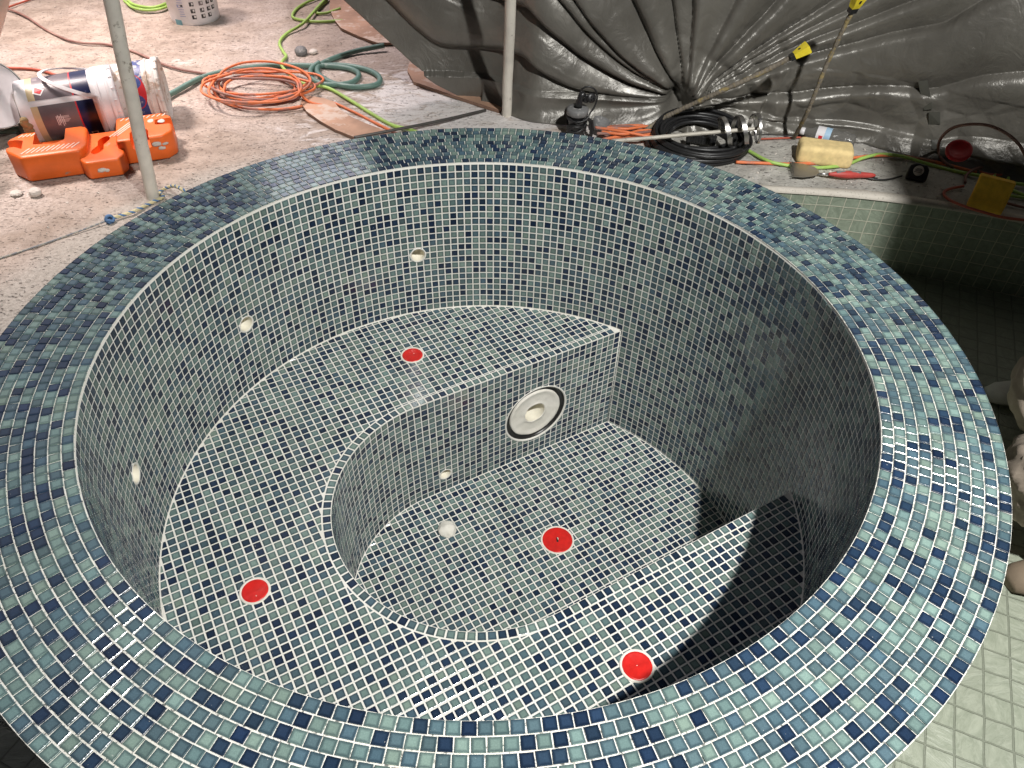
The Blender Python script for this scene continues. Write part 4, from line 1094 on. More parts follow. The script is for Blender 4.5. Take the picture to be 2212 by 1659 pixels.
# plywood offcuts
def board(pix,thick,label,z=GZ+.004):
    e=empty('plywood_offcut',at(*pix[0],z),label,'board')
    poly=[at(x,y,z+thick) for x,y in pix]
    bm=bmesh.new(); t=[bm.verts.new(p) for p in poly]; bm.faces.new(t); bmesh.ops.recalc_face_normals(bm,faces=bm.faces[:])
    for f in bm.faces:
        if f.normal.z<0: f.normal_flip()
    addto(bmobj('face',bm,M_WOOD),e)
    bm=bmesh.new(); n=len(poly); t=[bm.verts.new(p-Vector((0,0,.0003))) for p in poly]; b=[bm.verts.new(p-Vector((0,0,thick))) for p in poly]
    for i in range(n): bm.faces.new((t[i],t[(i+1)%n],b[(i+1)%n],b[i]))
    bmesh.ops.recalc_face_normals(bm,faces=bm.faces[:]); addto(bmobj('edge',bm,M_WOODEDGE),e)
arc=[(700,150),(697,175),(703,200),(718,222),(742,244),(775,265),(815,283),(862,300),(905,290),(865,275),(820,258),(785,238),(758,214),(745,190),(742,170),(735,152)]
arc=[(722,200),(716,222),(730,246),(752,264),(782,282),(815,298),(862,302),(900,290),(862,276),(826,262),(793,246),(768,232),(755,214)]
arc=[(655,205),(650,222),(662,240),(690,260),(725,280),(765,296),(805,306),(850,300),(842,285),(795,268),(758,252),(735,236),(722,220),(700,212)]
board(arc,.012,'curved strip of plywood half buried under the orange coil')
board([(884,135),(880,152),(893,176),(960,199),(1020,219),(1079,238),(1092,232),(1010,180),(940,140),(900,118)],.014,'pointed orange-brown plywood offcut under the hem of the tarpaulin')
board([(713,-10),(712,20),(722,42),(736,60),(775,78),(815,92),(880,92),(880,-10)],.012,'plywood sheet half hidden by the tarpaulin at the top edge')
# stones and rubble
def stone(px,s,label,seed,mat=M_STONE,flat=.7):
    bm=bmesh.new(); bmesh.ops.create_icosphere(bm,subdivisions=2,radius=s)
    for v in bm.verts: v.co=v.co*(1+.45*noise.noise(v.co*(18/s*.03)+Vector((seed,0,0)))); v.co.z=v.co.z*flat
    o=bmobj('stone',bm,mat); p=at(px[0],px[1],GZ); o.location=(p.x,p.y,GZ+s*flat*.75); tag(o,label,'stone'); return o
stone((36,420),.020,'small flat white stone on the dark soil in front of the orange block',3,flat=.45)
stone((80,420),.021,'small rounded pale stone on the sand below the orange block',9)
stone((650,118),.030,'broken grey chunk lying just behind the green hose',14,M_CUP,.8)
o=stone((676,116),.024,'pale crumb of rubble beside the broken grey chunk',19,flat=.5)
rb=random.Random(3); bm=bmesh.new()
for i in range(420):
    t=rb.random()
    if i<260: x,y=rb.uniform(0,1060),rb.uniform(0,700)
    else: x,y=rb.uniform(1600,2212),rb.uniform(300,480)
    p=at(x,y,GZ)
    rr_=math.hypot(p.x,p.y); dg=math.degrees(math.atan2(p.y,p.x))
    if rr_<redge_s(dg)+.04 or rr_<1.2: continue
    s=rb.uniform(.0015,.0055); q=bmesh.ops.create_icosphere(bm,subdivisions=1,radius=s,matrix=Matrix.Translation((p.x,p.y,gz(p.x,p.y)+s*.3))@Euler((rb.random()*3,rb.random()*3,0)).to_matrix().to_4x4()@Matrix.Diagonal((1.3,.8,.6,1)))
tag(bmobj('gravel',bm,M_STONE),kind='stuff')
# ------------------------------------------------------------------ right-hand side things
# black coil
rnd=random.Random(8); cpt=at(1508,318,GZ); e=empty('cable_coil',cpt,'big coil of thick black cable lying against the foot of the tarpaulin','cable')
for k in range(15):
    r_=.198-.068*((k*7)%15)/15; zz=.010+.010*(k%5)+.003*(k//5); pts=[]
    ox,oy=rnd.uniform(-.010,.010),rnd.uniform(-.008,.008); ph=rnd.random()*6
    for i in range(16):
        t=2*PI*i/16; q=1+.03*math.sin(2*t+ph); pts.append(Vector((cpt.x+ox+r_*q*math.cos(t),cpt.y+oy+r_*.92*q*math.sin(t),GZ+zz+.004+.03*max(0,math.sin(t))*(1 if k%2 else .6))))
    addto(tube('loop',pts,.0078,M_BLACK,closed=True,step=.02),e)
bm=bmesh.new(); pc_=at(1520,300,GZ+.03); M=Matrix.Translation(pc_)@Matrix.Rotation(-.35,4,'Z')
for i in range(9): box(bm,-.05+i*.011,-.042+i*.011,-.020,.020,-.016,.016,M,bev=.002,seg=1)
box(bm,-.05,.05,-.017,.017,-.013,.013,M); addto(bmobj('ribbed_plug',bm,M_BLACK2),e)
bm=bmesh.new(); sweep(bm,[at(1488,290,GZ+.05),at(1486,310,GZ+.03),at(1484,325,GZ+.02)],.010,10); addto(bmobj('strap',bm,M_BLACK2,None,True),e)
# orange tangle behind the rim
rnd=random.Random(21); e=empty('orange_tangle',at(1360,290,GZ),'tangle of orange cord between the black tool and the black coil','cord')
for k in range(11):
    x0=1290+rnd.uniform(-5,30); y0=272+rnd.uniform(0,34); x1=1400+rnd.uniform(0,45); y1=272+rnd.uniform(0,28)
    pts=[at(x0,y0,GZ+.01+.006*k*.6),at(x0*.6+x1*.4,y0*.6+y1*.4+rnd.uniform(-8,6),GZ+.012+.006*k*.6),at(x0*.3+x1*.7,y0*.3+y1*.7+rnd.uniform(-6,6),GZ+.012+.005*k*.6),at(x1,y1,GZ+.01+.004*k*.6)]
    addto(tube('loop',pts,.0060,M_OCORD if k%4 else M_BCORD),e)
# black tool wrapped in cord
tb=Vector((0,0,0)); tloc=at(1243,297,GZ); n_before=len(COL.objects); e=empty('black_tool',tb,'black power tool standing upright wrapped in its own cord','power tool')
bm=bmesh.new(); lathe(bm,[(.0001,0),(.040,0),(.046,.010),(.044,.06),(.046,.12),(.052,.125)],32,close=False,M=Matrix.Translation(tb)); addto(bmobj('body',bm,M_BLACK2,None,True),e)
bm=bmesh.new(); lathe(bm,[(.046,.120),(.056,.126),(.057,.150),(.050,.158),(.022,.160)],32,close=False,M=Matrix.Translation(tb)); addto(bmobj('collar',bm,M_CUP,None,True),e)
bm=bmesh.new(); sweep(bm,[tb+Vector(q) for q in ((0,0,.155),(.006,0,.185),(.012,0,.215),(.026,-.004,.232))],.018,12,rf=lambda t:.020-.006*t); box(bm,-.012,.012,-.010,.010,-.02,.02,Matrix.Translation(tb+Vector((.040,-.005,.205)))@Matrix.Rotation(.3,4,'Y'),bev=.003); addto(bmobj('neck',bm,M_BLACK2,None,True),e)
bm=bmesh.new(); Mx=Matrix.Translation(tb+Vector((.062,-.012,.212)))@Euler((1.2,0,.3)).to_matrix().to_4x4(); lathe(bm,[(.0001,-.012),(.018,-.012),(.024,-.004),(.024,.006),(.016,.012),(.0001,.012)],24,close=False,M=Mx)
for i in range(3): 
    t=2*PI*i/3; box(bm,-.0025,.0025,-.0025,.0025,.010,.022,Mx@Matrix.Translation((.008*math.cos(t),.008*math.sin(t),0)))
addto(bmobj('plug',bm,M_BLACK,None,True),e)
addto(tube('cord',[tb+Vector(q) for q in ((.0,-.012,.22),(.012,-.014,.255),(.045,-.015,.268),(.080,-.014,.25),(.092,-.012,.21),(.082,-.02,.17),(.06,-.03,.14),(.045,-.045,.115),(.0,-.056,.105),(-.045,-.035,.11),(-.052,.0,.12))],.0045,M_BLACK),e)
for k in range(9):
    ph=rnd.random()*6; pts=[]
    tilt=rnd.uniform(-.5,.5)
    for i in range(14):
        t=2*PI*i/14; pts.append(tb+Vector((.050*math.cos(t),.050*math.sin(t),.062+.045*math.sin(t+ph)*(.5+abs(tilt))+.006*k-.02)))
    addto(tube('cord_loop',pts,.0044,M_BLACK,closed=True),e)
for k,(dx,dz) in enumerate(((.062,.0),(.072,.008))):
    addto(tube('cord_loop',[tb+Vector(q) for q in ((.03,-.03,.12),(dx,-.02,.10),(dx+.012,-.02,.05),(dx+.006,-.02,.0+dz))],.006,M_BLACK),e)
e.location=tloc; e.scale=(.78,.78,.80)
# grey cup
cp_=at(1291,286,GZ); bm=bmesh.new(); lathe(bm,[(.0001,0),(.030,0),(.036,.055),(.034,.056),(.028,.004),(.0001,.004)],32,close=False,M=Matrix.Translation(cp_)@Matrix.Rotation(.25,4,'Y')); o=bmobj('cup',bm,M_CUP,None,True); tag(o,'small grey dusty cup squeezed between the black tool and the orange tangle','cup')
# mixing paddle
p0=at(1322,305,GZ+.07); p1=at(1642,277,GZ+.145); e=empty('mixing_paddle',p0,'plaster-caked mixing paddle with a spiral head lying over the black coil','mixing paddle')
bm=bmesh.new(); sweep(bm,[p0.lerp(p1,i/30) for i in range(31)],.0078,10); 
for v in bm.verts: v.co+=Vector((0,0,1))*.0015*noise.noise(v.co*80)
addto(bmobj('shaft',bm,M_MIXER,None,True),e)
Mx=axisM(p0,p1); Lx=(p1-p0).length
bm=bmesh.new(); n=110; prv=None
for i in range(n+1):
    t=i/n; z=Lx*(.735+.25*t); a=t*2*PI*2.25+.5; r=.052
    w=.008
    row=[bm.verts.new(Mx@Vector(((r+sx)*math.cos(a),(r+sx)*math.sin(a),z+sz))) for sx,sz in ((-.002,-w),(.002,-w),(.002,w),(-.002,w))]
    if prv:
        for k in range(4): bm.faces.new((prv[k],prv[(k+1)%4],row[(k+1)%4],row[k]))
    prv=row
for z,a in ((.735,.5),(.86,.5+2*PI*1.12),(.985,.5+2*PI*2.25)):
    sweep(bm,[Mx@Vector((0,0,Lx*z)),Mx@Vector((.052*math.cos(a),.052*math.sin(a),Lx*z))],.0045,8)
lathe(bm,[(.048,-.004),(.055,-.004),(.055,.004),(.048,.004),(.048,-.004)],40,close=False,M=Mx@Matrix.Translation((0,0,Lx*.985)))
bmesh.ops.recalc_face_normals(bm,faces=bm.faces[:])
o=bmobj('spiral_blade',bm,M_STEEL,None,True); smooth_angle(o,40); addto(o,e)
# rebar stakes with yellow caps
def rebar(pts,r,capc,capdir,label,sc_=1):
    e=empty('rebar',pts[0],label,'rebar')
    path_=spline(pts,.004); bm=bmesh.new(); n=len(path_)
    sweep(bm,path_,r,9,rf=lambda t:r*(1+.16*(1 if int(t*n/1.6)%2 else 0))+.0006*math.sin(t*90))
    addto(bmobj('bar',bm,M_REBAR,None,True),e)
    M=axisM(capc,capc+capdir)
    bm=bmesh.new(); prism(bm,[(-.016*sc_,-.011),(.016*sc_,-.011),(.016*sc_,.011),(-.016*sc_,.011)],0,.001,0)
    bmesh.ops.delete(bm,geom=bm.verts[:],context='VERTS')
    prof=[(.015,.010,0),(.017,.012,.012),(.027,.015,.050),(.028,.015,.058),(.022,.010,.060)]; prv=None
    for hx,hy,z in prof:
        row=[bm.verts.new(M@Vector((hx*sc_*sx,hy*sc_*sy,z*sc_))) for sx,sy in ((-1,-1),(1,-1),(1,1),(-1,1))]
        if prv:
            for k in range(4): bm.faces.new((prv[k],prv[(k+1)%4],row[(k+1)%4],row[k]))
        else: bm.faces.new(row[::-1])
        prv=row
    bm.faces.new(prv); bmesh.ops.recalc_face_normals(bm,faces=bm.faces[:]); addto(bmobj('yellow_cap',bm,M_YELLOW),e)
    bm=bmesh.new(); box(bm,-.014,.014,-.011,.011,-.018,0.001,M@Matrix.Scale(sc_,4),bev=.002); addto(bmobj('black_socket',bm,M_BLACK2),e)
    bm=bmesh.new(); 
    cs=(M.inverted()@Vector(CP)); sgn=1 if cs.y>0 else -1
    box(bm,-.004,.004,.0125*sgn,.0150*sgn,.022,.031,M@Matrix.Scale(sc_,4)); addto(bmobj('slot',bm,M_BLACKRING),e)
c1=aty(1716,120,1.36); c2=aty(1742,104,1.36)
rebar([at(1381,294,GZ+.02),at(1432,256,GZ+.07),aty(1560,196,1.45),aty(1650,155,1.40),c1],.0085,c1,(c2-c1),'rough rebar stake with a yellow cap leaning low across the tarpaulin',.9)
c3=aty(1845,16,1.30); c4=aty(1858,-8,1.29)
rebar([at(1714,300,GZ+.0),aty(1745,240,1.40),aty(1790,130,1.35),c3],.0072,c3,(c4-c3),'steeper rebar stake with a yellow cap rising to the top edge',1.0)
# sponge
def sponge(name,cpx,dims,rz,label,mat,bev,z=GZ,tilt=0,rx=0):
    p=at(cpx[0],cpx[1],z); bm=bmesh.new(); a,b,c=dims; box(bm,-a/2,a/2,-b/2,b/2,-c/2,c/2,bev=bev,seg=5)
    bmesh.ops.subdivide_edges(bm,edges=[e for e in bm.edges if e.calc_length()>.03],cuts=5,use_grid_fill=True)
    for v in bm.verts: v.co*=1+.035*noise.noise(v.co*22+Vector((a*50,0,0)))
    o=bmobj(name,bm,mat,None,True); o.location=(p.x,p.y,z+c/2); o.rotation_euler=(rx,tilt,rz); tag(o,label,'sponge'); return o
sponge('sponge',(1775,348),(.205,.105,.072),math.radians(-14),'large pale yellow grout sponge lying in front of the plastic bottle',M_SPONGE,.018)
sp=sponge('sponge',(2125,450),(.115,.060,.115),math.radians(-32),'ochre yellow sponge standing on edge at the pool rim in the shade',M_SPONGE2,.006,rx=-.25)
# bottle
bp0=at(1738,284,GZ+.038); bp1=at(1846,309,GZ+.036); Mb=axisM(bp1,bp0); Lb=(bp0-bp1).length*1.08
e=empty('plastic_bottle',(bp1+bp0)/2,'clear plastic drinks bottle lying behind the large pale sponge','bottle')
bm=bmesh.new(); lathe(bm,[(.0001,.0),(.026,.0),(.033,.010),(.032,.03),(.034,.045),(.032,.06),(.034,.075),(.033,.13),(.030,.15),(.016,.19),(.0125,.20),(.0125,Lb-.006),(.0105,Lb)],40,close=False,M=Mb)
for v in bm.verts: v.co+=Vector((0,0,.002))*noise.noise(v.co*60)
addto(bmobj('shell',bm,M_CLEAR,None,True),e)
bm=bmesh.new(); lathe(bm,[(.0125,Lb-.018),(.0145,Lb-.017),(.0145,Lb+.001),(.0001,Lb+.002)],24,close=False,M=Mb); addto(bmobj('neck_ring',bm,M_WPLASTIC,None,True),e)
bm=bmesh.new(); lathe(bm,[(.0346,.118),(.0342,.150)],30,close=False,M=Mb,a0=0,a1=2*PI*.55,mi=0); lathe(bm,[(.0350,.095),(.0352,.118)],30,close=False,M=Mb,a0=0,a1=2*PI*.5,mi=1)
addto(bmobj('label',bm,[M_WPLASTIC,simple('pale_blue_label',(.35,.52,.68),.4,bump=0)],None,True),e)
bm=bmesh.new(); lathe(bm,[(.0352,.123),(.0350,.138)],8,close=False,M=Mb,a0=-.1,a1=.35); addto(bmobj('red_mark',bm,M_LRED,None,True),e)
# notched trowel
tc=at(1752,375,GZ); e=empty('notched_trowel',tc,'small notched trowel with a red handle lying below the large sponge','trowel')
q0=at(1708,372,GZ+.006); q1=at(1770,378,GZ+.006); dd=(q1-q0).normalized(); rz=math.atan2(dd.y,dd.x); M=Matrix.Translation(q0)@Matrix.Rotation(rz,4,'Z')
poly=[]; W2_=.058
for i in range(9):
    y=-W2_+i*2*W2_/9*.98; poly+= [(-.004,y),(-.004,y+.006),(.005,y+.006),(.005,y+.0125)]
poly=[(x,y) for x,y in poly]+[(.0,W2_*.98),(.05,W2_*.85),(.088,W2_*.5),(.098,0.012),(.098,-.012),(.088,-W2_*.6),(.04,-W2_)]
bm=bmesh.new(); prism(bm,poly,0,.0016,0,M=Matrix.Translation((0,0,.012))@M@Matrix.Rotation(-.02,4,'Y')@Matrix.Scale(1.02,4)); addto(bmobj('blade',bm,M_STEEL),e)
h0=at(1762,376,GZ+.012); h1=at(1790,376,GZ+.022); h2=at(1893,379,GZ+.018)
bm=bmesh.new(); sweep(bm,[h0,h1],.005,8); addto(bmobj('tang',bm,M_STEEL,None,True),e)
hd=h2-h1
bm=bmesh.new(); sweep(bm,[h1+hd*(i/24) for i in range(25)],.012,14,rf=lambda t:.0135*(math.sin(PI*min(1,max(0.05,t*1.02-.0)))**.35)*(1-.12*math.cos(t*9)))
addto(bmobj('handle',bm,simple('red_grip',(.48,.06,.05),.5,dirt=(.5,.4,.38),dirt_scale=30,dirt_amt=.62),None,True),e)
bm=bmesh.new(); sweep(bm,[h1+hd*(.15+.5*i/12)+Vector((0,0,.0075)) for i in range(13)],.007,10); addto(bmobj('grip_pad',bm,M_CUP,None,True),e)
# tape measure
tc=at(1975,392,GZ); e=empty('tape_measure',tc,'black tape measure with a round white badge and a wrist strap','tape measure')
toc=(Vector(CP)-tc); ang=math.atan2(toc.y,toc.x)+PI/2
M=Matrix.Translation(tc+Vector((0,0,.004)))@Matrix.Rotation(ang+.05,4,'Z')@Matrix.Rotation(math.radians(-32),4,'X')
prof=[(-.034,0),(.034,0),(.038,.012),(.036,.046),(.024,.062),(-.012,.064),(-.033,.052),(-.037,.02)]
bm=bmesh.new(); prism(bm,prof,-.02,.02,.006,3,M=M@Matrix.Rotation(PI/2,4,'X')@Matrix.Translation((0,0,-.012))); addto(bmobj('case',bm,M_BLACK,None,True),e)
Mb_=M@Matrix.Translation((0,-.0085+.0,.036))@Matrix.Rotation(PI/2,4,'X')
bm=bmesh.new(); lathe(bm,[(.0185,.0),(.0185,.0012),(.0175,.0018),(.0001,.0018)],40,close=False,M=Mb_); addto(bmobj('badge',bm,simple('badge_white',(.55,.52,.48),.5,bump=.02),None,True),e)
bm=bmesh.new()
for i,(w,y) in enumerate(((.010,.007),(.013,.003),(.012,-.001),(.014,-.006))): box(bm,-w,w,y-.0009,y+.0009,.0016,.0023 if i<3 else .0026,Mb_)
addto(bmobj('badge_print',bm,M_BLACK),e)
addto(tube('strap',[at(1948,380,GZ+.008),at(1915,388,GZ+.006),at(1885,387,GZ+.006),at(1868,383,GZ+.006),at(1862,377,GZ+.008),at(1874,378,GZ+.01),at(1895,386,GZ+.008)],.0035,M_BLACK),e)
# cords on the right
gcable('cord',[(1590,350),(1640,352),(1700,354),(1770,352),(1815,345),(1850,340),(1890,336,.004),(1930,336),(1975,341),(2030,352),(2085,366),(2110,372)],.0062,M_OCORD,'orange cord running under the large sponge toward the right','cord')
gcable('lime_hose',[(1600,315),(1625,330),(1660,348,.006),(1700,357),(1745,362),(1790,361),(1830,355),(1865,341,.004),(1905,333,.006),(1950,338,.004),(2000,353),(2060,369),(2130,382,.008),(2180,394,.01),(2240,402,.006)],.0066,M_LIME,'lime green hose running past the tape measure over the ochre sponge','hose')
gcable('cord',[(1640,300),(1670,299),(1700,298),(1740,296)],.004,M_RCORD,'thin red cord along the hem of the tarpaulin left of the bottle','cord')
gcable('lime_hose',[(2240,340),(2190,352,.01),(2155,372),(2145,385,.008)],.0060,M_LIME,'upper lime green hose bend at the right edge','hose')
gcable('lime_hose',[(2240,350,.01),(2200,362,.01),(2178,385),(2185,408),(2215,422),(2250,428)],.0060,M_LIME,'inner lime green hose bend at the right edge','hose')
gcable('lime_hose',[(2140,400),(2165,418),(2210,427),(2250,432)],.0058,M_LIME,'lowest lime green hose at the right edge behind the ochre sponge','hose')
# upright hoop of brown cable
bc=at(2040,352,GZ); bd=at(2200,372,GZ)
pts=[at(2060,362,GZ+.01),at(2038,348,GZ+.02),at(2027,325,GZ+.05),aty(2032,300,1.20),aty(2055,278,1.16),aty(2090,269,1.12),aty(2130,270,1.08),aty(2165,283,1.04),aty(2195,305,1.01),aty(2212,330,1.0),aty(2222,360,.97)]
o=tube('cord',pts,.0055,M_BCORD); tag(o,'brown cable arching up in a tall hoop round the red lid','cord')
gcable('cord',[(2085,395),(2088,378,.01),(2110,364,.014),(2150,360,.014),(2190,370,.01),(2240,384)],.0055,M_BCORD,'brown cable loop flat on the deck behind the ochre sponge','cord')
gcable('cord',[(2110,368),(2135,377,.004),(2170,377,.004),(2205,368,.004),(2240,366)],.0055,M_RCORD,'dull red cord crossing under the brown hoop','cord')
gcable('cord',[(2082,402,.006),(2060,406),(2042,412),(2040,422),(2055,434,.01),(2090,448,.016),(2130,460,.018),(2170,470,.008),(2240,478)],.0052,M_RCORD,'reddish brown cord looping in front of the ochre sponge at the pool edge','cord')
gcable('cord',[(2150,430),(2180,440),(2240,455)],.005,M_BCORD,'short dark cord between the ochre sponge and the right edge','cord')
# red lid
lc=aty(2072,324,1.16); e=empty('red_lid',lc,'round red plastic lid leaning against the tarpaulin inside the brown hoop','lid')
nrm=(Vector(CP)-lc).normalized(); nrm=(nrm+Vector((0,0,1.1))).normalized(); Ml=frame(lc,nrm)
bm=bmesh.new(); lathe(bm,[(.0001,-.002),(.028,-.002),(.030,.002),(.038,.004),(.044,.003),(.0455,-.004),(.044,-.012),(.040,-.012)],48,close=False,M=Ml@Matrix.Scale(.98,4)); addto(bmobj('disc',bm,simple('dark_red_plastic',(.55,.02,.03),.4),None,True),e)
# ------------------------------------------------------------------ person (mostly out of frame), squatting in the pool
def skin(name,verts,edges,radii,mat,parent,sub=2,root=0):
    me=bpy.data.meshes.new(name); me.from_pydata([tuple(v) for v in verts],edges,[]); o=link(name,me,mat)
    m=o.modifiers.new('skin','SKIN'); sv=me.skin_vertices[0].data
    for i,r in enumerate(radii): sv[i].radius=(r,r) if not isinstance(r,tuple) else r
    sv[root].use_root=True
    o.modifiers.new('sub','SUBSURF').levels=sub; o.modifiers['sub'].render_levels=sub
    bpy.context.view_layer.update(); apply_mods(o); o.data.materials.clear(); o.data.materials.append(mat)
    o.data.polygons.foreach_set('use_smooth',[True]*len(o.data.polygons)); return o
PX=Vector((1.97,.10,PZ))
per=empty('person',PX,'person in loose tan trousers squatting in the pool at the right edge','person')
hip=Vector((1.95,-.04,PZ+.24)); chest=Vector((1.90,-.03,PZ+.60)); neck=Vector((1.86,-.02,PZ+.78)); head=Vector((1.83,-.02,PZ+.91))
# near leg: hip -> knee -> ankle ; far leg the same
kneeN=Vector((1.435,-.19,PZ+.30)); ankN=Vector((1.45,-.31,PZ+.10)); kneeF=Vector((1.53,.06,PZ+.28)); ankF=Vector((1.80,.29,PZ+.09))
shN=chest+Vector((0,-.17,.10)); shF=chest+Vector((0,.17,.10)); elN=Vector((1.78,-.27,PZ+.50)); elF=Vector((1.80,.26,PZ+.48)); wrN=Vector((1.70,-.10,PZ+.52)); wrF=Vector((1.70,.10,PZ+.50))
Vv=[hip,chest-Vector((0,0,.12)),chest,neck-Vector((0,0,.02)),neck+Vector((0,0,.03)),head,head+Vector((-.01,0,.07)),shN,elN,wrN,shF,elF,wrF,hip+Vector((0,-.09,0)),kneeN,ankN,hip+Vector((0,.09,0)),kneeF,ankF,ankN+Vector((-.01,0,-.02)),ankF+Vector((-.01,0,-.02))]
Ee=[(0,1),(1,2),(2,3),(3,4),(4,5),(5,6),(2,7),(7,8),(8,9),(2,10),(10,11),(11,12),(0,13),(13,14),(14,15),(0,16),(16,17),(17,18),(15,19),(18,20)]
Rr=[.12,.13,.14,.07,.055,.085,.07,.065,.045,.03,.065,.045,.03,.09,.055,.04,.09,.055,.04,.03,.03]
body=skin('body',Vv,Ee,Rr,M_SKIN,None); addto(body,per)
# hands: five curled fingers each, resting between the knees
def hand(w,dirv,side):
    bm=bmesh.new(); d=dirv.normalized(); s=d.cross(Vector((0,0,1))).normalized()*side; up=s.cross(d)
    for i in range(4):
        b=w+d*.075+s*(.027-.018*i); L=(.065,.075,.070,.055)[i]
        sweep(bm,spline([w+d*.02+s*(.012-.008*i),b,b+d*L*.5+up*.0-Vector((0,0,.012)),b+d*L*.75-Vector((0,0,.036))],.006),.0085,8,rf=lambda t:.0105-.0035*t)
    sweep(bm,spline([w+d*.015+s*.015,w+d*.035+s*.045,w+d*.07+s*.052],.006),.0095,8)
    sweep(bm,[w-d*.01,w+d*.03,w+d*.07],.03,12,rf=lambda t:.022+.012*math.sin(PI*t*.9))
    addto(bmobj('hand',bm,M_SKIN,None,True),per)
hand(wrN,Vector((-.5,.5,-.25)),1); hand(wrF,Vector((-.5,-.5,-.25)),-1)
# trousers with folds
tv=[hip+Vector((0,0,.06)),hip,hip+Vector((-.02,-.11,0)),kneeN.lerp(hip,.45)+Vector((0,0,-.01)),kneeN,kneeN.lerp(ankN,.5)+Vector((.02,0,0)),ankN+Vector((0,0,.04)),hip+Vector((-.02,.11,0)),kneeF.lerp(hip,.45),kneeF,kneeF.lerp(ankF,.5)+Vector((.02,0,0)),ankF+Vector((0,0,.03))]
te=[(0,1),(1,2),(2,3),(3,4),(4,5),(5,6),(1,7),(7,8),(8,9),(9,10),(10,11)]
tr=skin('trousers',tv,te,[.17,.18,.16,.15,.15,.15,.13,.16,.15,.15,.14,.11],M_PANTS,None,4,1)
bm=bmesh.new(); bm.from_mesh(tr.data); bm.normal_update()
for v in bm.verts:
    n_=v.normal; c_=v.co
    k=.014*(noise.ridged_multi_fractal(Vector((c_.x*6+c_.z*9,c_.y*9,c_.z*17-c_.y*8)),1,2.1,4,1,2)-1)+.010*noise.noise(Vector((c_.x*14,c_.y*14,c_.z*36)))
    v.co=c_+n_*k
bm.to_mesh(tr.data); bm.free(); addto(tr,per)
sh=skin('shirt',[hip+Vector((0,0,.04)),chest-Vector((0,0,.12)),chest,neck-Vector((0,0,.04)),shN,elN.lerp(shN,.2),shF,elF.lerp(shF,.2)],[(0,1),(1,2),(2,3),(2,4),(4,5),(2,6),(6,7)],[.155,.165,.17,.08,.09,.068,.09,.068],M_SHIRT,None,2,0); addto(sh,per)
bm=bmesh.new(); bmesh.ops.create_icosphere(bm,subdivisions=3,radius=.105,matrix=Matrix.Translation(head+Vector((.022,0,.045)))@Matrix.Diagonal((1,.86,1,1))); addto(bmobj('hair',bm,M_HAIR,None,True),per)
bm=bmesh.new(); 
bmesh.ops.create_icosphere(bm,subdivisions=2,radius=.016,matrix=Matrix.Translation(head+Vector((-.080,0,-.012)))@Matrix.Diagonal((1,.7,1.4,1))); addto(bmobj('nose',bm,M_SKIN,None,True),per)
bm=bmesh.new(); box(bm,-.082,-.070,-.022,.022,-.050,-.042,Matrix.Translation(head),bev=.002); addto(bmobj('mouth',bm,M_RED,None,True),per)
for s_ in (-1,1):
    bm=bmesh.new(); bmesh.ops.create_icosphere(bm,subdivisions=2,radius=.012,matrix=Matrix.Translation(head+Vector((-.072,.032*s_,.015)))); addto(bmobj('eye',bm,M_INKK,None,True),per)
    bm=bmesh.new(); bmesh.ops.create_icosphere(bm,subdivisions=2,radius=.022,matrix=Matrix.Translation(head+Vector((0,.078*s_,.0)))@Matrix.Diagonal((.8,.3,1.3,1))); addto(bmobj('ear',bm,M_SKIN,None,True),per)
def shoe(a,d,mat):
    d=d.normalized(); bm=bmesh.new(); s=Vector((-d.y,d.x,0)); M=Matrix(((d.x,s.x,0,a.x),(d.y,s.y,0,a.y),(0,0,1,PZ+.002),(0,0,0,1)))
    prof=[(-.09,.030,.075),(-.05,.040,.10),(.0,.042,.095),(.05,.045,.075),(.11,.050,.060),(.16,.046,.05),(.19,.030,.038)]; prv=None
    for x,w,h in prof:
        row=[bm.verts.new(M@Vector((x,w*math.cos(t),max(0,h*.5+h*.52*math.sin(t))))) for t in [2*PI*k/16 for k in range(16)]]
        if prv:
            for k in range(16): bm.faces.new((prv[k],prv[(k+1)%16],row[(k+1)%16],row[k]))
        else: bm.faces.new(row[::-1])
        prv=row
    bm.faces.new(prv); bmesh.ops.recalc_face_normals(bm,faces=bm.faces[:]); addto(bmobj('shoe',bm,mat,None,True),per)
shoe(Vector((1.53,-.34,0)),Vector((-1,-.15,0)),M_SHOE); shoe(Vector((1.80,.31,0)),Vector((-1,.06,0)),simple('glint_shoe',(.55,.55,.50),.8,bump=.5,bscale=50))  # far shoe's pale colour stands in for a bright reflection on the floor
# ------------------------------------------------------------------ unseen sheet added overhead to shade the right part of the pool
LK=Vector((1.2,-1.7,3.0))
def lift(px,py,pz,z): 
    k=(z-pz)/(LK.z-pz); return (px+(LK.x-px)*k,py+(LK.y-py)*k,z)
Zc=1.42
cpoly=[(1.45,.24,-.4),(1.46,.6,-.4),(1.48,1.05,-.3),(1.54,1.40,-.14),(1.8,1.27,-.06),(2.3,1.02,-.02),(3.2,.4,-.02),(3.4,.22,-.4),(2.4,.24,-.4),(1.9,.24,-.4)]
bm=bmesh.new(); vs=[bm.verts.new(lift(*p,Zc)) for p in cpoly]; f=bm.faces.new(vs); ex=bmesh.ops.extrude_face_region(bm,geom=[f])
for v in [g_ for g_ in ex['geom'] if isinstance(g_,bmesh.types.BMVert)]: v.co.z+=.01
bmesh.ops.recalc_face_normals(bm,faces=bm.faces[:]); tag(bmobj('shade_sheet',bm,simple('shade_cloth',(.05,.05,.045),.8,bump=0)),'dark unseen sheet added above the right side of the pool to cast shade','shade_sheet')
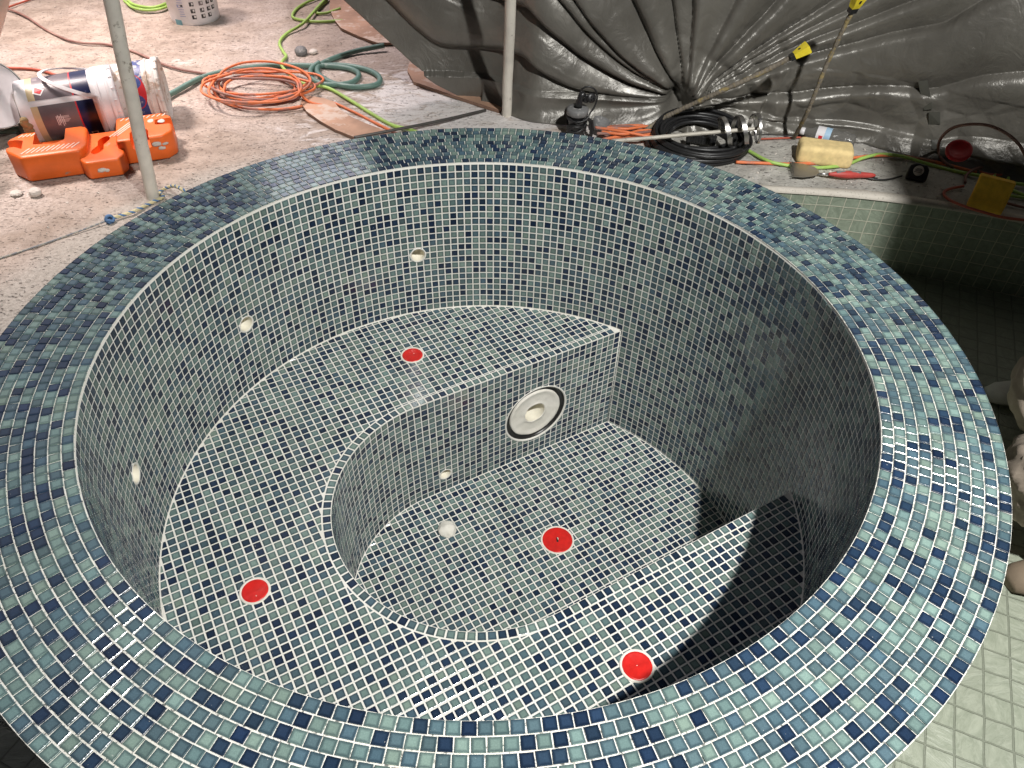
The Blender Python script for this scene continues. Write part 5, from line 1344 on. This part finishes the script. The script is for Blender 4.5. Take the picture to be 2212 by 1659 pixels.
# ------------------------------------------------------------------ light
def spot(name,loc,target,energy,size,blend,col,rad):
    l=bpy.data.lights.new(name,'SPOT'); l.energy=energy; l.spot_size=math.radians(size); l.spot_blend=blend; l.color=col; l.shadow_soft_size=rad
    o=bpy.data.objects.new(name,l); COL.objects.link(o); o.location=loc; o.rotation_euler=(Vector(target)-Vector(loc)).to_track_quat('-Z','Y').to_euler(); return o
spot('work_lamp',LK,(.95,-.25,-.1),900,98,1.0,(1,.985,.95),.055)
spot('back_lamp',(-3.1,2.4,3.6),(-2.6,1.8,-.2),1350,60,.8,(1,.86,.80),.4)
spot('back_lamp',(-1.9,3.4,3.0),(-1.25,2.5,-.2),330,48,.85,(1,.84,.83),.3)
al=bpy.data.lights.new('doorway_lamp','AREA'); al.shape='RECTANGLE'; al.size=.85; al.size_y=1.0; al.energy=7.5; al.color=(.93,.90,1)
ao=bpy.data.objects.new('doorway_lamp',al); COL.objects.link(ao); ao.location=(-1.15,3.4,1.75); ao.rotation_euler=(Vector((-.6,.4,-.2))-ao.location).to_track_quat('-Z','Y').to_euler()
w=bpy.data.worlds.new('World'); sc.world=w; w.use_nodes=True; nt=w.node_tree; nt.nodes.clear(); g=G(nt)
tc_=nt.nodes.new('ShaderNodeTexCoord').outputs['Generated']
nv=g.n('ShaderNodeVectorMath',operation='NORMALIZE'); g.l(tc_,nv.inputs[0])
dv=Vector((-.45,.80,.50)).normalized(); dt_=g.n('ShaderNodeVectorMath',operation='DOT_PRODUCT'); g.l(nv.outputs[0],dt_.inputs[0]); dt_.inputs[1].default_value=dv
f=g.ramp(dt_.outputs['Value'],.76,1.0)
col=g.mix(f,(.012,.0125,.013),(.60,.58,.68))
bg=nt.nodes.new('ShaderNodeBackground'); g.l(col,bg.inputs[0]); bg.inputs[1].default_value=1.0; ou=nt.nodes.new('ShaderNodeOutputWorld'); nt.links.new(bg.outputs[0],ou.inputs[0])
sc.view_settings.view_transform='Standard'; sc.view_settings.look='None'; sc.view_settings.exposure=0; sc.view_settings.gamma=1
